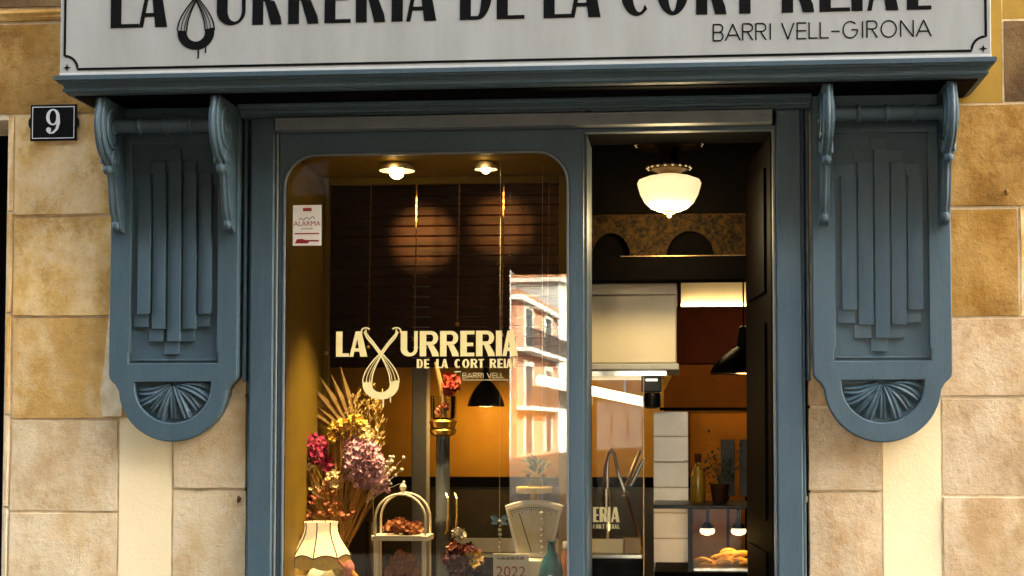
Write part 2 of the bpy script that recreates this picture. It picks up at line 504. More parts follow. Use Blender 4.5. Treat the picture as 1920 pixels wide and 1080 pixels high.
def thin_text(spec, text, x0, x1, z, h, wd):
    adv = {'B': .60, 'A': .78, 'R': .62, 'I': .26, ' ': .32, 'V': .74, 'E': .56, 'L': .52, '-': .5, 'G': .88, 'O': .92, 'N': .76, 'D': .75, 'C': .8, 'T': .6, 'P': .6}
    tot = sum(adv[c] for c in text)
    k = (x1 - x0) / tot
    x = x0
    for c in text:
        a = adv[c] * k
        p = Pen(spec[0], thick=spec[1])
        l, r = x + a * 0.12, x + a * 0.88
        W = r - l
        if c in 'BR':
            p.line([(l, z), (l, z + h)], wd)
            p.line([(l, z + h)] + arc(r - W * .4, z + h * .76, W * .38, h * .24, 90, -90, 10) + [(l, z + h * .52)], wd)
            if c == 'B':
                p.line([(l, z + h * .52)] + arc(r - W * .38, z + h * .26, W * .38, h * .26, 90, -90, 10) + [(l, z)], wd)
            else:
                p.line([(l + W * .45, z + h * .52), (r, z)], wd)
        elif c == 'A':
            p.line([(l - W * .08, z), ((l + r) / 2, z + h)], wd); p.line([((l + r) / 2, z + h), (r + W * .08, z)], wd)
            p.line([(l + W * .14, z + h * .32), (r - W * .14, z + h * .32)], wd)
        elif c == 'V':
            p.line([(l, z + h), ((l + r) / 2, z)], wd); p.line([((l + r) / 2, z), (r, z + h)], wd)
        elif c == 'I':
            p.line([((l + r) / 2, z), ((l + r) / 2, z + h)], wd)
        elif c == 'E':
            p.line([(l, z), (l, z + h)], wd)
            for q in (0.02, .5, .98):
                p.line([(l, z + h * q), (r, z + h * q)], wd)
        elif c == 'L':
            p.line([(l, z), (l, z + h)], wd); p.line([(l, z + wd / 2), (r, z + wd / 2)], wd)
        elif c == '-':
            p.line([(l, z + h * .42), (r, z + h * .42)], wd)
        elif c in 'GOC':
            xc = (l + r) / 2
            if c == 'O':
                p.line(arc(xc, z + h / 2, W / 2, h / 2, 0, 360, 28), wd)
            else:
                p.line(arc(xc, z + h / 2, W / 2, h / 2, 45, 320 if c == 'C' else 360, 24), wd)
                if c == 'G':
                    p.line([(xc + W * .08, z + h * .5), (r, z + h * .5)], wd)
        elif c == 'N':
            p.line([(l, z), (l, z + h)], wd); p.line([(l, z + h), (r, z)], wd); p.line([(r, z), (r, z + h)], wd)
        if c != ' ':
            p.mb.build('letter', spec[2], spec[3])
        x += a

def churro_icon(p, xc, z0, w, h, lw):
    """looped churro: open twisted loop of fine strokes, tails crossing above, the lower bend solid with drips"""
    zc = z0 + h * 0.20
    ro, ri = w / 2, w * 0.25
    o = arc(xc, zc + h * .03, ro, h * .20, 172, 375, 26)
    i = arc(xc, zc + h * .035, ri, h * .11, 172, 375, 26)
    p.band(o, i)
    for q in (1.0, 0.80, 0.62, 0.5):
        for sg in (-1, 1):
            pts = []
            for k in range(15):
                t = k / 14
                rad = ro * q
                x = xc + sg * rad * math.cos(t * math.pi * 0.5) * (1 if t < 1 else 0)
                zz = zc + h * .05 + t * h * (.40 - .10 * (1 - q))
                pts.append((x, zz))
            x, zz = pts[-1]
            pts += [(xc - sg * w * .22, zz + h * .14), (xc - sg * w * .40, zz + h * .24), (xc - sg * w * (.52 - .1 * q), zz + h * .30 * (1.1 - .1 * q))]
            p.line(pts, lw * (1.0 if q in (1.0, .5) else 0.55))
    for sg in (-1, 1):
        p.line(arc(xc + sg * w * .42, z0 + h * .925, w * .12, h * .045, 210 if sg < 0 else -30, 30 if sg < 0 else 150, 10), lw * 1.2)
    p.rect(xc + w * .05, z0 - h * .07, xc + w * .09, z0 + h * .06)
    p.rect(xc + w * .25, z0 - h * .01, xc + w * .285, z0 + h * .08)

def text_mesh(text, x, z, size, yface, align='CENTER', thick=0.001, ry=0.0):
    cu = bpy.data.curves.new('text', 'FONT')
    cu.body = text; cu.size = size; cu.align_x = align; cu.extrude = thick / 2
    tmp = bpy.data.objects.new('text_tmp', cu)
    col.objects.link(tmp)
    dg = bpy.context.evaluated_depsgraph_get()
    me = bpy.data.meshes.new_from_object(tmp.evaluated_get(dg))
    mb = MB()
    ca, sa = math.cos(ry), math.sin(ry)
    mb.add([(x + v.co.x * ca - v.co.y * sa, yface - thick / 2 - v.co.z, z + v.co.x * sa + v.co.y * ca) for v in me.vertices], [tuple(q.vertices) for q in me.polygons])
    bpy.data.objects.remove(tmp); bpy.data.curves.remove(cu); bpy.data.meshes.remove(me)
    return mb

def point_light(name, loc, power, colr, radius=0.04, parent=None):
    d = bpy.data.lights.new(name, 'POINT'); d.energy = power * LS; d.color = colr; d.shadow_soft_size = radius
    o = bpy.data.objects.new(name, d); col.objects.link(o)
    link(o, Vector(loc), parent)
    return o

def spot_light(name, loc, target, power, colr, cone, blend=1.0, radius=0.03, parent=None):
    d = bpy.data.lights.new(name, 'SPOT'); d.energy = power * LS; d.color = colr
    d.spot_size = R(cone); d.spot_blend = blend; d.shadow_soft_size = radius
    o = bpy.data.objects.new(name, d); col.objects.link(o)
    link(o, Vector(loc), parent)
    o.rotation_euler = (Vector(loc) - Vector(target)).to_track_quat('Z', 'Y').to_euler()
    return o
#@@SETTING
# ================================================================== SETTING
struct(MB().box(-400, 400, -400, 400, -0.3, 0.0).build('ground', 'paving'))

# ------------------------------------------------------------------ stone facade
wall = thing('stone_facade', 'pale ochre stone block facade around the blue shopfront', 'wall', (0, 0.3, 0))
bk = MB()
bk.box(-15, -3.6, 0.0065, 0.40, 0, 4.3)
bk.box(-3.6, -2.535, 0.0065, 0.40, 3.05, 4.3)
bk.box(-2.535, -1.34, 0.0065, 0.40, 0, 4.3)
bk.box(1.34, 15, 0.0065, 0.40, 0, 4.3)
bk.box(-1.34, 1.34, 0.0065, 0.40, 3.11, 4.3)
bk.build('mortar_bed', 'mortar', wall)
MB().box(-15, 30, 0.0, 9.0, 4.3, 20.0).build('sun_block_storeys', 'plaster_ochre', wall)  # unseen mass, sized to keep the sun off street and opposite front

def stone(x0, x1, z0, z1, m, g=0.003, y=0.0):
    """one dressed block, its face slightly out of true"""
    rnd = random.uniform
    x0 += g; x1 -= g; z0 += g; z1 -= g
    d = rnd(-0.009, -0.002) + y * .4
    c = rnd(0.003, 0.006)
    b = MB()
    j = lambda: rnd(-0.004, 0.004)
    n = 3
    grid = []
    for k in range(n + 1):
        for i in range(n + 1):
            edge = i in (0, n) or k in (0, n)
            xx = x0 + (x1 - x0) * i / n; zz = z0 + (z1 - z0) * k / n
            if i in (0, n): xx += (c if i == 0 else -c) + j() * .6
            if k in (0, n): zz += (c if k == 0 else -c) + j() * .6
            grid.append((xx, d + j() * 0.7 + (0.004 if edge else 0.0), zz))
    fs_ = [(k * (n + 1) + i, k * (n + 1) + i + 1, (k + 1) * (n + 1) + i + 1, (k + 1) * (n + 1) + i) for k in range(n) for i in range(n)]
    loop = [i for i in range(n)] + [k * (n + 1) + n for k in range(n)] + [n * (n + 1) + i for i in range(n, 0, -1)] + [k * (n + 1) for k in range(n, 0, -1)]
    base = len(grid)
    cx, cz = (x0 + x1) / 2, (z0 + z1) / 2
    for q in loop:
        p = grid[q]
        grid.append((min(max(p[0] + (c if p[0] > cx else -c) * 1.0, x0), x1), 0.03, min(max(p[2] + (c if p[2] > cz else -c), z0), z1)))
    m_ = len(loop)
    for q in range(m_):
        fs_.append((loop[q], base + q, base + (q + 1) % m_, loop[(q + 1) % m_]))
    b.add(grid, fs_)
    return b.build('stone', m, wall, smooth=False)

# left of the shopfront
rowsL = [(0.0, .30), (.30, .70), (.70, 1.138), (1.138, 1.584), (1.584, 2.082), (2.082, 2.577), (2.577, 3.075), (3.075, 3.53), (3.53, 3.60), (3.60, 4.1)]
for i, (a, b) in enumerate(rowsL):
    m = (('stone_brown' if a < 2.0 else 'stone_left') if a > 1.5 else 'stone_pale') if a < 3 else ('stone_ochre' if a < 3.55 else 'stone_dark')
    if b <= 1.6:
        stone(-2.50, -1.956, a, b, m)
    elif a < 3.0:
        stone(-2.50, -1.78, a, b, m)
    else:
        stone(-2.535 if a < 3.05 else -2.95, -1.6, a, b, m)
        stone(-3.6, -2.95, a, b, m)
    if a < 3.0:
        stone(-2.535, -2.497, a + 0.02, b + 0.02 if b < 3 else b, m, 0.003, 0.006)
for a, b in ((0.0, .42), (.42, .82), (.82, 1.251), (1.251, 1.70), (1.70, 1.95)):
    stone(-1.69, -1.325, a, b, 'stone_pale')
MB().box(-1.952, -1.694, 0.002, 0.03, 0, 1.85).build('plaster_strip', 'plaster', wall)
pm = MB()
pm.prism([(-2.035, 1.60), (-1.94, 1.60), (-1.94, 2.16), (-2.005, 2.14), (-2.02, 2.0), (-2.03, 1.85), (-2.05, 1.72)], -0.009, 0.02)
pm.build('mortar_patch', 'mortar', wall)
# right of the shopfront
rowsR = [(0.0, .38), (.38, .80), (.80, 1.232), (1.232, 1.685), (1.685, 2.054), (2.054, 2.561), (2.561, 3.046)]
for a, b in rowsR:
    m = 'stone_right' if a < 1.7 else 'stone_ochre'
    x0 = 1.935 if b <= 1.7 else 1.80
    xs = 2.298 if abs(a - 2.054) < .01 else random.uniform(2.55, 2.75)
    stone(x0, xs, a, b, m); stone(xs, xs + .7, a, b, 'stone_left' if xs < 2.4 else m); stone(xs + .7, xs + 1.4, a, b, m)
for a, b in ((0.0, .40), (.40, .84), (.84, 1.25), (1.25, 1.64), (1.64, 1.95)):
    stone(1.325, 1.667, a, b, 'stone_right')
MB().box(1.670, 1.931, 0.002, 0.03, 0, 1.85).build('plaster_strip', 'plaster', wall)
MB().box(1.75, 2.232, 0.004, 0.03, 3.05, 4.28).build('plaster_strip', 'plaster_ochre', wall)
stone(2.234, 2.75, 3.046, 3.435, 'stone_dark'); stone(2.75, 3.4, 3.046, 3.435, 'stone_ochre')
MB().box(2.236, 3.4, 0.006, 0.03, 3.44, 4.28).build('plaster_strip', 'plaster_ochre', wall)
# putlog holes and small fixings in the stones
for x, z, r in ((1.327, 1.215, .022), (-1.352, 1.205, .018), (2.255, 2.63, .016)):
    MB().lathe([(r, 0), (r * .55, .012), (1e-4, .014)], (x - .014, -0.004, z), 10, 'x').build('iron_plug', 'stone_dark', wall, True)
# neighbouring doorway at the far left
nd = thing('neighbour_door', 'dark wooden doorway at the left edge beside the stone jamb', 'door', (-3.07, 0.36, 0))
for k in range(5):
    MB().box(-3.59 + k * .211, -3.59 + k * .211 + .205, 0.33, 0.38, 0.02, 3.04, .006).build('plank', 'wood_dark', nd)

# ------------------------------------------------------------------ room shell
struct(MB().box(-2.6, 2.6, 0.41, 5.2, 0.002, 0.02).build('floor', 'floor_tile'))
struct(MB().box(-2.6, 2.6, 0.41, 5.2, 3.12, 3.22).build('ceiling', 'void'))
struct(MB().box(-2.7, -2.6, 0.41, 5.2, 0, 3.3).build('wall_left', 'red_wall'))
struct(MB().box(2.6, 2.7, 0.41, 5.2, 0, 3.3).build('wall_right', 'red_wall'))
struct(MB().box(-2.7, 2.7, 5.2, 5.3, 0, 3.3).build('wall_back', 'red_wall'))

# ------------------------------------------------------------------ across the street (partly seen mirrored in the shop glass; wing heights shape the sky light)
gate = thing('opposite_building', 'darkened building with gateway across the street, mirrored in the glass, shaped to limit sky light', 'building', (-6, -11.5, 0))
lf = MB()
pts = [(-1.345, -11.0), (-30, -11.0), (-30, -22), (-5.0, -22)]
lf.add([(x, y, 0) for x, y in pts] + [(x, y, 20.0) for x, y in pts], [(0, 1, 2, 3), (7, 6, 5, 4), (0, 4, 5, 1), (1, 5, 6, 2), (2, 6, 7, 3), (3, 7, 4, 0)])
lf.build('left_shading_wing', 'dark_street', gate)  # edge shows in the glass; height set only to hold back sky light
MB().box(-1.344, 3.2, -11.6, -11.0, 3.463, 20.0).build('gateway_lintel', 'dark_street', gate)  # carried far up to block sky light above the gateway
MB().box(3.2, 7.5, -16, -11.0, 0, 20.0).build('right_shading_wing', 'dark_street', gate)  # unseen wing, raised to keep low sky light off the facade
MB().box(7.5, 30, -16, -11.0, 0, 12.0).build('low_shading_wing', 'dark_street', gate)  # unseen wing, height set to control sky light from the right
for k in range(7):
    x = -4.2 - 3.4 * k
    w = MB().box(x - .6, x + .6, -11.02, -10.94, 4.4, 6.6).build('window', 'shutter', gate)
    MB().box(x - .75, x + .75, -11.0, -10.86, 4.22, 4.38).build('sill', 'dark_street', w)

def far_house(label, A, B, H, m, nwin, rows, winw=1.1, winh=2.2, depth=9.0, group='far sunlit houses'):
    """street house whose front runs from A to B (x, y); windows, balconies and cornice stand proud of it"""
    A, B = Vector((*A, 0)), Vector((*B, 0))
    L = (B - A).length
    u = (B - A) / L
    nrm = Vector((u.y, -u.x, 0))
    if nrm.x < 0: nrm = -nrm
    h = thing('town_house', label, 'house', A + u * (L / 2), group)
    def slab(s0, s1, z0, z1, d0, d1, name, mm, par):
        mb = MB()
        P = []
        for z in (z0, z1):
            for d in (d0, d1):
                for s_ in (s0, s1):
                    q = A + u * s_ + nrm * d
                    P.append((q.x, q.y, z))
        mb.add(P, [(0, 2, 3, 1), (4, 5, 7, 6), (0, 1, 5, 4), (2, 6, 7, 3), (0, 4, 6, 2), (1, 3, 7, 5)])
        return mb.build(name, mm, par)
    slab(0, L, 0, H, -depth, 0, 'wall', m, h)
    rf = slab(-.3, L + .3, H, H + .25, -depth - .2, .35, 'cornice', 'trim', h)
    slab(-.2, L + .2, H + .26, H + .5, -depth, .2, 'roof', 'roof_tile', h)
    for zr, bal in rows:
        for k in range(nwin):
            s_ = L * (k + .5) / nwin
            wdw = slab(s_ - winw / 2, s_ + winw / 2, zr, zr + winh, .0, .05, 'window', 'shutter', h)
            for a, b2, c2, d2 in ((-winw / 2 - .22, -winw / 2, 0, winh), (winw / 2, winw / 2 + .22, 0, winh), (-winw / 2 - .22, winw / 2 + .22, winh, winh + .25)):
                slab(s_ + a, s_ + b2, zr + c2, zr + d2, 0, .10, 'surround', 'trim', wdw)
        if bal:
            bb = slab(-.05, L + .05, zr - .22, zr - .02, 0, .75, 'balcony', 'trim', h)
            slab(0, L, zr + .95, zr + 1.0, .66, .70, 'rail', 'iron', bb)
            nb = int(L / .35)
            rb = MB()
            for q in range(nb):
                s_ = L * (q + .5) / nb
                p = A + u * s_ + nrm * .68
                rb.box(p.x - .02, p.x + .02, p.y - .02, p.y + .02, zr - .02, zr + .95)
            rb.build('balusters', 'iron', bb)['kind'] = 'stuff'
    return h
far_house('peach rendered house with balconies, mirrored in the window glass', (-7.50, -67), (-6.70, -81), 7.9, 'peach', 2, ((0.2, False), (2.6, True), (5.55, True)), 2.3, 2.1)
far_house('pale grey house farther down, mirrored at the right of the glass', (-6.6, -81.5), (-2.0, -112), 10.2, 'pale_render', 5, ((0.4, False), (3.9, True), (7.0, False)))
far_house('white nearer house edge, mirrored left of the peach house', (-8.2, -52), (-7.75, -66.6), 9.6, 'pale_render', 4, ((0.4, False), (3.4, False), (6.4, False)))

# ================================================================== SHOPFRONT
sf = thing('shopfront', 'blue grey painted wooden shopfront with carved consoles and cornice', 'shopfront', (0, 0, 0))

def sweep_u(name, prof, hw, d, m, parent, yback=0.0):
    """moulding profile (offset, z) run along both returns and the front"""
    mb = MB()
    vs_, fs_ = [], []
    for o, z in prof:
        vs_ += [(-(hw + o), yback, z), (-(hw + o), -(d + o), z), (hw + o, -(d + o), z), (hw + o, yback, z)]
    for i in range(len(prof) - 1):
        for k in range(3):
            a = i * 4 + k
            fs_.append((a, a + 1, a + 5, a + 4))
    fs_.append((0, 1, 2, 3)); e = (len(prof) - 1) * 4
    fs_.append((e, e + 1, e + 2, e + 3))
    return mb.add(vs_, fs_).build(name, m, parent)

sweep_u('cornice', [(0.018, 3.079), (0.030, 3.081), (0.034, 3.088), (0.042, 3.090), (0.044, 3.099), (0.036, 3.102), (0.037, 3.110), (0.046, 3.122), (0.060, 3.128), (0.062, 3.135), (0.071, 3.137), (0.073, 3.1565)], 2.044, 0.367, 'paint', sf, 0.02)
MB().box(-2.05, 2.05, -.355, .0, 3.0738, 3.0786).build('soffit_shade_board', 'wood_dark', sf)  # near-black board paints in the shade under the cornice
# moulded architrave under the soffit
mb = MB()
prof = [(-.06, 3.022), (-.085, 3.024), (-.085, 3.034), (-.100, 3.036), (-.104, 3.046), (-.118, 3.049), (-.118, 3.056), (-.130, 3.060), (-.134, 3.068), (-.150, 3.070), (-.150, 3.0735), (0.02, 3.0735), (0.02, 3.022)]
n = len(prof)
for x in (-1.344, 1.344):
    mb.v += [(x, y, z) for y, z in prof]
mb.f += [(i, (i + 1) % n, (i + 1) % n + n, i + n) for i in range(n)] + [tuple(range(n)), tuple(range(n, 2 * n))]
mb.build('architrave', 'paint', sf)
rail = MB().box(-1.172, 1.168, -.115, -.01, 2.955, 3.014, .004).build('head_rail', 'paint_lite', sf)
MB().box(.30, .335, -.119, -.112, 3.0145, 3.019).build('hinge', 'black', rail)
for x in (-1.05, 1.12, .36, -.4):
    MB().lathe([(.005, 0), (.005, .004), (1e-4, .006)], (x, -.1152, 2.985), 8).build('screw', 'paint', rail)
for sx in (-1, 1):
    X = lambda a, b: (min(a * sx, b * sx), max(a * sx, b * sx))
    a, b = X(1.186, 1.300)
    p = MB().box(a, b, -.065, .03, 0, 3.0215, .006).build('pilaster', 'paint', sf)
    a, b = X(1.172, 1.1845)
    MB().box(a, b, -.045, .03, 0, 2.954, .003).build('bead', 'paint_lite', p)
    a, b = X(1.302, 1.316)
    MB().box(a, b, -.030, .03, 0, 3.0210, .003).build('bead', 'paint', p)
    a, b = X(1.321, 1.338)
    MB().box(a, b, -.050, .03, 1.765, 3.0205, .005).build('bead', 'paint', p)

# window frame with rounded opening
ox0, ox1, oz0, oz1, rr = -1.143, 0.216, 0.60, 2.847, 0.155
outer = [(-1.1705, .0), (.289, .0), (.289, 2.9535), (-1.1705, 2.9535)]
def rounded(g):
    r = rr + g
    return [(ox0 - g, oz0 - g), (ox1 + g, oz0 - g)] + arc(ox1 - rr, oz1 - rr, r, r, 0, 90, 12) + arc(ox0 + rr, oz1 - rr, r, r, 90, 180, 12)
frame = curve_solid('window_frame', [outer, rounded(0.006)], -.034, .02, 'paint', sf, .004)
curve_solid('glazing_bead', [rounded(0.0055), rounded(-.006)], -.042, -.020, 'paint_lite', frame, .003)
MB().box(ox0 - .02, ox1 + .02, .0212, .0272, oz0 - .02, oz1 + .02).build('window_pane', 'glass', frame)
# door opening lining
door_fr = MB().box(.2905, 1.1715, -.02, .029, 2.9375, 2.9535).build('door_head', 'paint', sf)
MB().box(.2895, .302, .021, .40, 0, 2.937).build('door_jamb', 'paint', sf)
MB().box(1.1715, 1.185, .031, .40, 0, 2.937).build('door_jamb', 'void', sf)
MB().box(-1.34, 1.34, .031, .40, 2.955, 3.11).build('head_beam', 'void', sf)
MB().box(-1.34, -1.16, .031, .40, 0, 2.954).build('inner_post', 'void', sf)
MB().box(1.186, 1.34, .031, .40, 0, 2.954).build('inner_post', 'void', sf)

# ---- consoles
def console(xc, side):
    hw = .312
    lf_, rt_ = xc - hw, xc + hw
    out = [(lf_, 3.0733), (lf_, 1.800)]
    # shoulder, then round foot
    out += [(lf_ + .004, 1.778), (lf_ + .018, 1.762), (lf_ + .034, 1.748), (lf_ + .045, 1.728)]
    a = arc(xc, 1.735, .262, .256, 184, 356, 28)
    out += a
    out += [(rt_ - .045, 1.728), (rt_ - .034, 1.748), (rt_ - .018, 1.762), (rt_ - .004, 1.778), (rt_, 1.800), (rt_, 3.0733)]
    pw = .219
    panel = [(xc - pw, 1.850), (xc + pw, 1.850), (xc + pw, 1.90), (xc + pw - .008, 1.91), (xc + pw - .008, 2.90), (xc - pw + .008, 2.90), (xc - pw + .008, 1.91), (xc - pw, 1.90)]
    lun = [(xc - .186, 1.762), (xc + .186, 1.762), (xc + .186, 1.745)] + arc(xc, 1.745, .186, .178, 0, -180, 22)
    pl = curve_solid('console', [out, panel, lun[:-1]], -.100, -.055, 'paint', sf, .005)
    # back of the recesses, inside the outline
    back = MB().prism([(x * .985 + xc * .015, z if z > 1.9 else 1.9 - (1.9 - z) * .975) for x, z in out], -.0555, .03)
    back.build('back_board', 'paint', pl)
    # shallow carved field: broad reeds packed side by side, their ends stepped
    field = MB().box(xc - pw - .001, xc + pw + .001, -.074, -.054, 1.851, 2.90).build('carved_field', 'paint', pl)
    pitch = .0745
    for k in range(5):
        x = xc + (k - 2) * pitch + .004
        zb = (2.085, 2.015, 1.955, 2.015, 2.085)[k]
        zt = (2.70, 2.76, 2.82, 2.76, 2.70)[k]
        rd = MB()
        def slab(xa, xb_, ya, yb_, z0, z1):
            rd.add([(xa, ya, z0), (xb_, yb_, z0), (xb_, yb_, z1), (xa, ya, z1), (xa, -.073, z0), (xb_, -.073, z0), (xb_, -.073, z1), (xa, -.073, z1)],
                   [(0, 1, 2, 3), (0, 4, 5, 1), (1, 5, 6, 2), (2, 6, 7, 3), (3, 7, 4, 0)])
        slab(x - .034, x + .030, -.094, -.109, zb, zt)
        rd.build('reed', 'paint', pl)
        rd = MB()
        slab(x - .0525, x + .0215, -.083, -.094, zb - .060, zb - .0005)
        rd.build('reed_step', 'paint', pl)
        rd = MB()
        slab(x - .0525, x + .0215, -.083, -.094, zt + .0005, zt + .055)
        rd.build('reed_step', 'paint', pl)
    MB().box(xc - .205, xc + .205, -.080, -.073, 1.862, 1.872, .002).build('lower_fillet', 'paint', pl)
    MB().prism([(xc - .187, 1.7625), (xc + .187, 1.7625)] + [(xc + .187 * math.cos(R(a_)), 1.745 + .179 * math.sin(R(a_))) for a_ in range(0, -181, -9)], -.070, -.054).build('lunette_ground', 'paint', pl)
    # acanthus leaves fanned in the lunette
    for k in range(9):
        ang = R(-9 - 162 * k / 8)
        dx, dz = math.cos(ang), math.sin(ang)
        L = .168 * (1.0 if abs(dx) > .3 else .98) * (0.93 + 0.07 * (k % 2))
        bx, bz = xc + dx * .018, 1.752 + dz * .010
        lm = MB()
        nseg = 6
        vs_, fs_ = [], []
        for i in range(nseg + 1):
            t = i / nseg
            curl = .030 * math.sin(t * 2.6) * (1 if dx > 0 else -1) * (abs(dx))
            cx_ = bx + dx * L * t - dz * curl * .3
            cz_ = bz + dz * L * t + curl * .75
            wd = (.006 + .024 * math.sin(math.pi * (t * .60 + .12)))
            px_, pz_ = -dz, dx
            yb = -.0702
            yt = -.076 - .020 * math.sin(math.pi * (t * .8 + .15)) - (.005 if k % 2 else 0)
            vs_ += [(cx_ + px_ * wd, yb, cz_ + pz_ * wd), (cx_ + px_ * wd * .35, yt, cz_ + pz_ * wd * .35), (cx_, yt + .006, cz_), (cx_ - px_ * wd * .35, yt, cz_ - pz_ * wd * .35), (cx_ - px_ * wd, yb, cz_ - pz_ * wd)]
        for i in range(nseg):
            for q in range(4):
                a0 = i * 5 + q
                fs_.append((a0, a0 + 1, a0 + 6, a0 + 5))
        fs_.append(tuple(range(nseg * 5, nseg * 5 + 5)))
        vs_ = [(x, y, min(z, 1.759)) for x, y, z in vs_]
        lm.add(vs_, fs_).build('carved_leaf', 'paint', pl, False)
    # scroll brackets carrying the soffit
    for s_, xb in ((-1, xc - .285), (1, xc + .255)):
        x0, x1 = xb, xb + .044
        prf = [(-.090, 3.0733), (-.352, 3.0733), (-.366, 3.060), (-.372, 3.03), (-.382, 3.00), (-.388, 2.96), (-.386, 2.92), (-.374, 2.875), (-.352, 2.835), (-.322, 2.805), (-.290, 2.79),
               (-.272, 2.776), (-.268, 2.755), (-.252, 2.738), (-.236, 2.738), (-.222, 2.722), (-.214, 2.69), (-.206, 2.65), (-.196, 2.60), (-.184, 2.56), (-.168, 2.538), (-.160, 2.52), (-.158, 2.495), (-.146, 2.478), (-.120, 2.470), (-.090, 2.470)]
        sc = curve_solid('scroll_bracket', [prf], x0, x1, 'paint', pl, .005, 'yz')
        # raised fillet along the front edge, volutes on both cheeks
        ed = [(x0 + .022, y - .003, z) for y, z in prf[2:22]]
        MB().tube(ed, .010, 6).build('front_fillet', 'paint', sc, True)
        for xx in (x0 - .001, x1 + .001):
            sp = []
            for i in range(34):
                t = i / 33
                r_ = .105 * (1 - t) + .012
                an = 1.2 + t * 9.5
                sp.append((xx, -.255 + r_ * math.cos(an) * .95, 2.93 + r_ * math.sin(an)))
            vo = MB().tube(sp, [.011 - .005 * i / 33 for i in range(34)], 6)
            vo.ball((xx, -.255, 2.93), .018, 8)
            sp = []
            for i in range(22):
                t = i / 21
                r_ = .045 * (1 - t) + .008
                an = 3.6 - t * 7.5
                sp.append((xx, -.225 + r_ * math.cos(an), 2.80 + r_ * math.sin(an)))
            vo.tube(sp, [.009 - .004 * i / 21 for i in range(22)], 6)
            vo.build('volute', 'paint', sc, True)
        MB().ball((x0 + .022, -.266, 2.748), .024, 10).build('bud', 'paint', sc, True)
        MB().ball((x0 + .022, -.160, 2.500), .019, 10, 1.3).build('bud', 'paint', sc, True)
    # turned bar between the scrolls
    xa, xb2 = xc - .241, xc + .255
    L = xb2 - xa
    pr = [(.034, 0)]
    for t in (.25, .5, .75):
        pr += [(.034, L * t - .012), (.037, L * t - .010), (.041, L * t - .004), (.041, L * t + .004), (.037, L * t + .010), (.034, L * t + .012)]
    pr += [(.034, L)]
    MB().lathe(pr, (xa, -.245, 2.958), 20, 'x').build('turned_bar', 'paint', pl, True)
    return pl
console(-1.660, -1)
console(1.660, 1)

# ------------------------------------------------------------------ sign board
sg = thing('sign_board', 'long pale grey shop sign with black deco lettering and border', 'sign', (0, -.2, 3.158))
MB().box(-2.098, 2.098, -.415, -.002, 3.1575, 3.78, .004).build('panel', 'sign', sg)
MB().box(-2.098, 2.098, -.4195, -.4155, 3.158, 3.172, .0015).build('lit_edge_strip', 'sign_lit_edge', sg)  # lighter strip paints the light caught on the sign's lower bevel
yS = -.415
p = Pen(yS, thick=.0015)
bx0, bx1, bz0, bz1, nr = -2.075, 2.075, 3.190, 3.745, .062
lw = .011
corner = lambda cx, cz, a0: arc(cx, cz, nr, nr, a0, a0 + 90, 10)
pathp = corner(bx0, bz0, 0)[::-1] + corner(bx1, bz0, 90)[::-1] + corner(bx1, bz1, 180)[::-1] + corner(bx0, bz1, 270)[::-1]
pathp = pathp + [pathp[0]]
p.line(pathp, lw)
for cx in (bx0 + .012, bx1 - .012):
    for cz in (bz0 + .008, bz1 - .008):
        st = []
        for i in range(8):
            r_ = .0175 if i % 2 == 0 else .0065
            st.append((cx + r_ * math.cos(R(45 * i)), cz + r_ * math.sin(R(45 * i))))
        p.poly(st)
p.mb.build('border', 'black', sg)
LX = [-1.859, -1.726, -1.726, -1.593, -1.361, -1.227, -1.195, -1.059, -1.029, -0.889, -0.861, -0.741, -0.717, -0.582, -0.553, -0.502, -0.487, -0.349, -0.242, -0.097, -0.075, 0.05, 0.136, 0.268, 0.256, 0.392, 0.48, 0.624, 0.641, 0.785, 0.816, 0.95, 0.968, 1.095, 1.193, 1.335, 1.358, 1.491, 1.497, 1.546, 1.565, 1.701, 1.737, 1.843]
word = 'LAURRERIADELACORTREIAL'
groups = [(0, 2), (2, 9), (9, 11), (11, 13), (13, 17), (17, 22)]
for i in range(len(word)):
    p = Pen(yS, thick=.0015)
    glyph(p, word[i], LX[2 * i], LX[2 * i + 1], 3.377, .245, .050, .017)
    p.mb.build('letter', 'black', sg)
p = Pen(yS, thick=.0015)
churro_icon(p, -1.458, 3.256, .172, .40, .006)
p.mb.build('churro_emblem', 'black', sg)
thin_text((yS, .0015, 'black', sg), 'BARRI VELL-GIRONA', .885, 1.845, 3.258, .073, .0058)

# ------------------------------------------------------------------ house number
hn = thing('house_number', 'small black enamel house number nine beside the sign', 'number plate', (-2.296, -.012, 2.937))
ch = .022
def plate(g):
    x0, x1, z0, z1 = -2.412 + g, -2.180 - g, 2.940 + g, 3.117 - g
    zm = (z0 + z1) / 2
    e = .010
    return [(x0, z0), (x1, z0), (x1, zm - .03), (x1 + e, zm - .012), (x1 + e, zm + .012), (x1, zm + .03), (x1, z1), (x0, z1), (x0, zm + .03), (x0 - e, zm + .012), (x0 - e, zm - .012), (x0, zm - .03)]
curve_solid('plate', [plate(0)], -.022, -.012, 'enamel', hn, .002)
p = Pen(-.0222, thick=.001)
x0, x1, z0, z1 = -2.400, -2.192, 2.952, 3.105
for q in ([(x0, z0), (x1, z0)], [(x1, z0), (x1, z1)], [(x1, z1), (x0, z1)], [(x0, z1), (x0, z0)]):
    p.line(q, .0035)
p.mb.build('border_line', 'white', hn)
p = Pen(-.0222, thick=.001)
cx, cz = -2.298, 3.055
p.band(arc(cx, cz, .034, .040, 0, 360, 28), arc(cx, cz, .017, .033, 0, 360, 28))
tail = [(cx + .027, cz), (cx + .028, cz - .028), (cx + .020, cz - .058), (cx + .002, cz - .076), (cx - .016, cz - .078), (cx - .026, cz - .068)]
p.line(tail, [.014, .016, .013, .009, .008, .010])
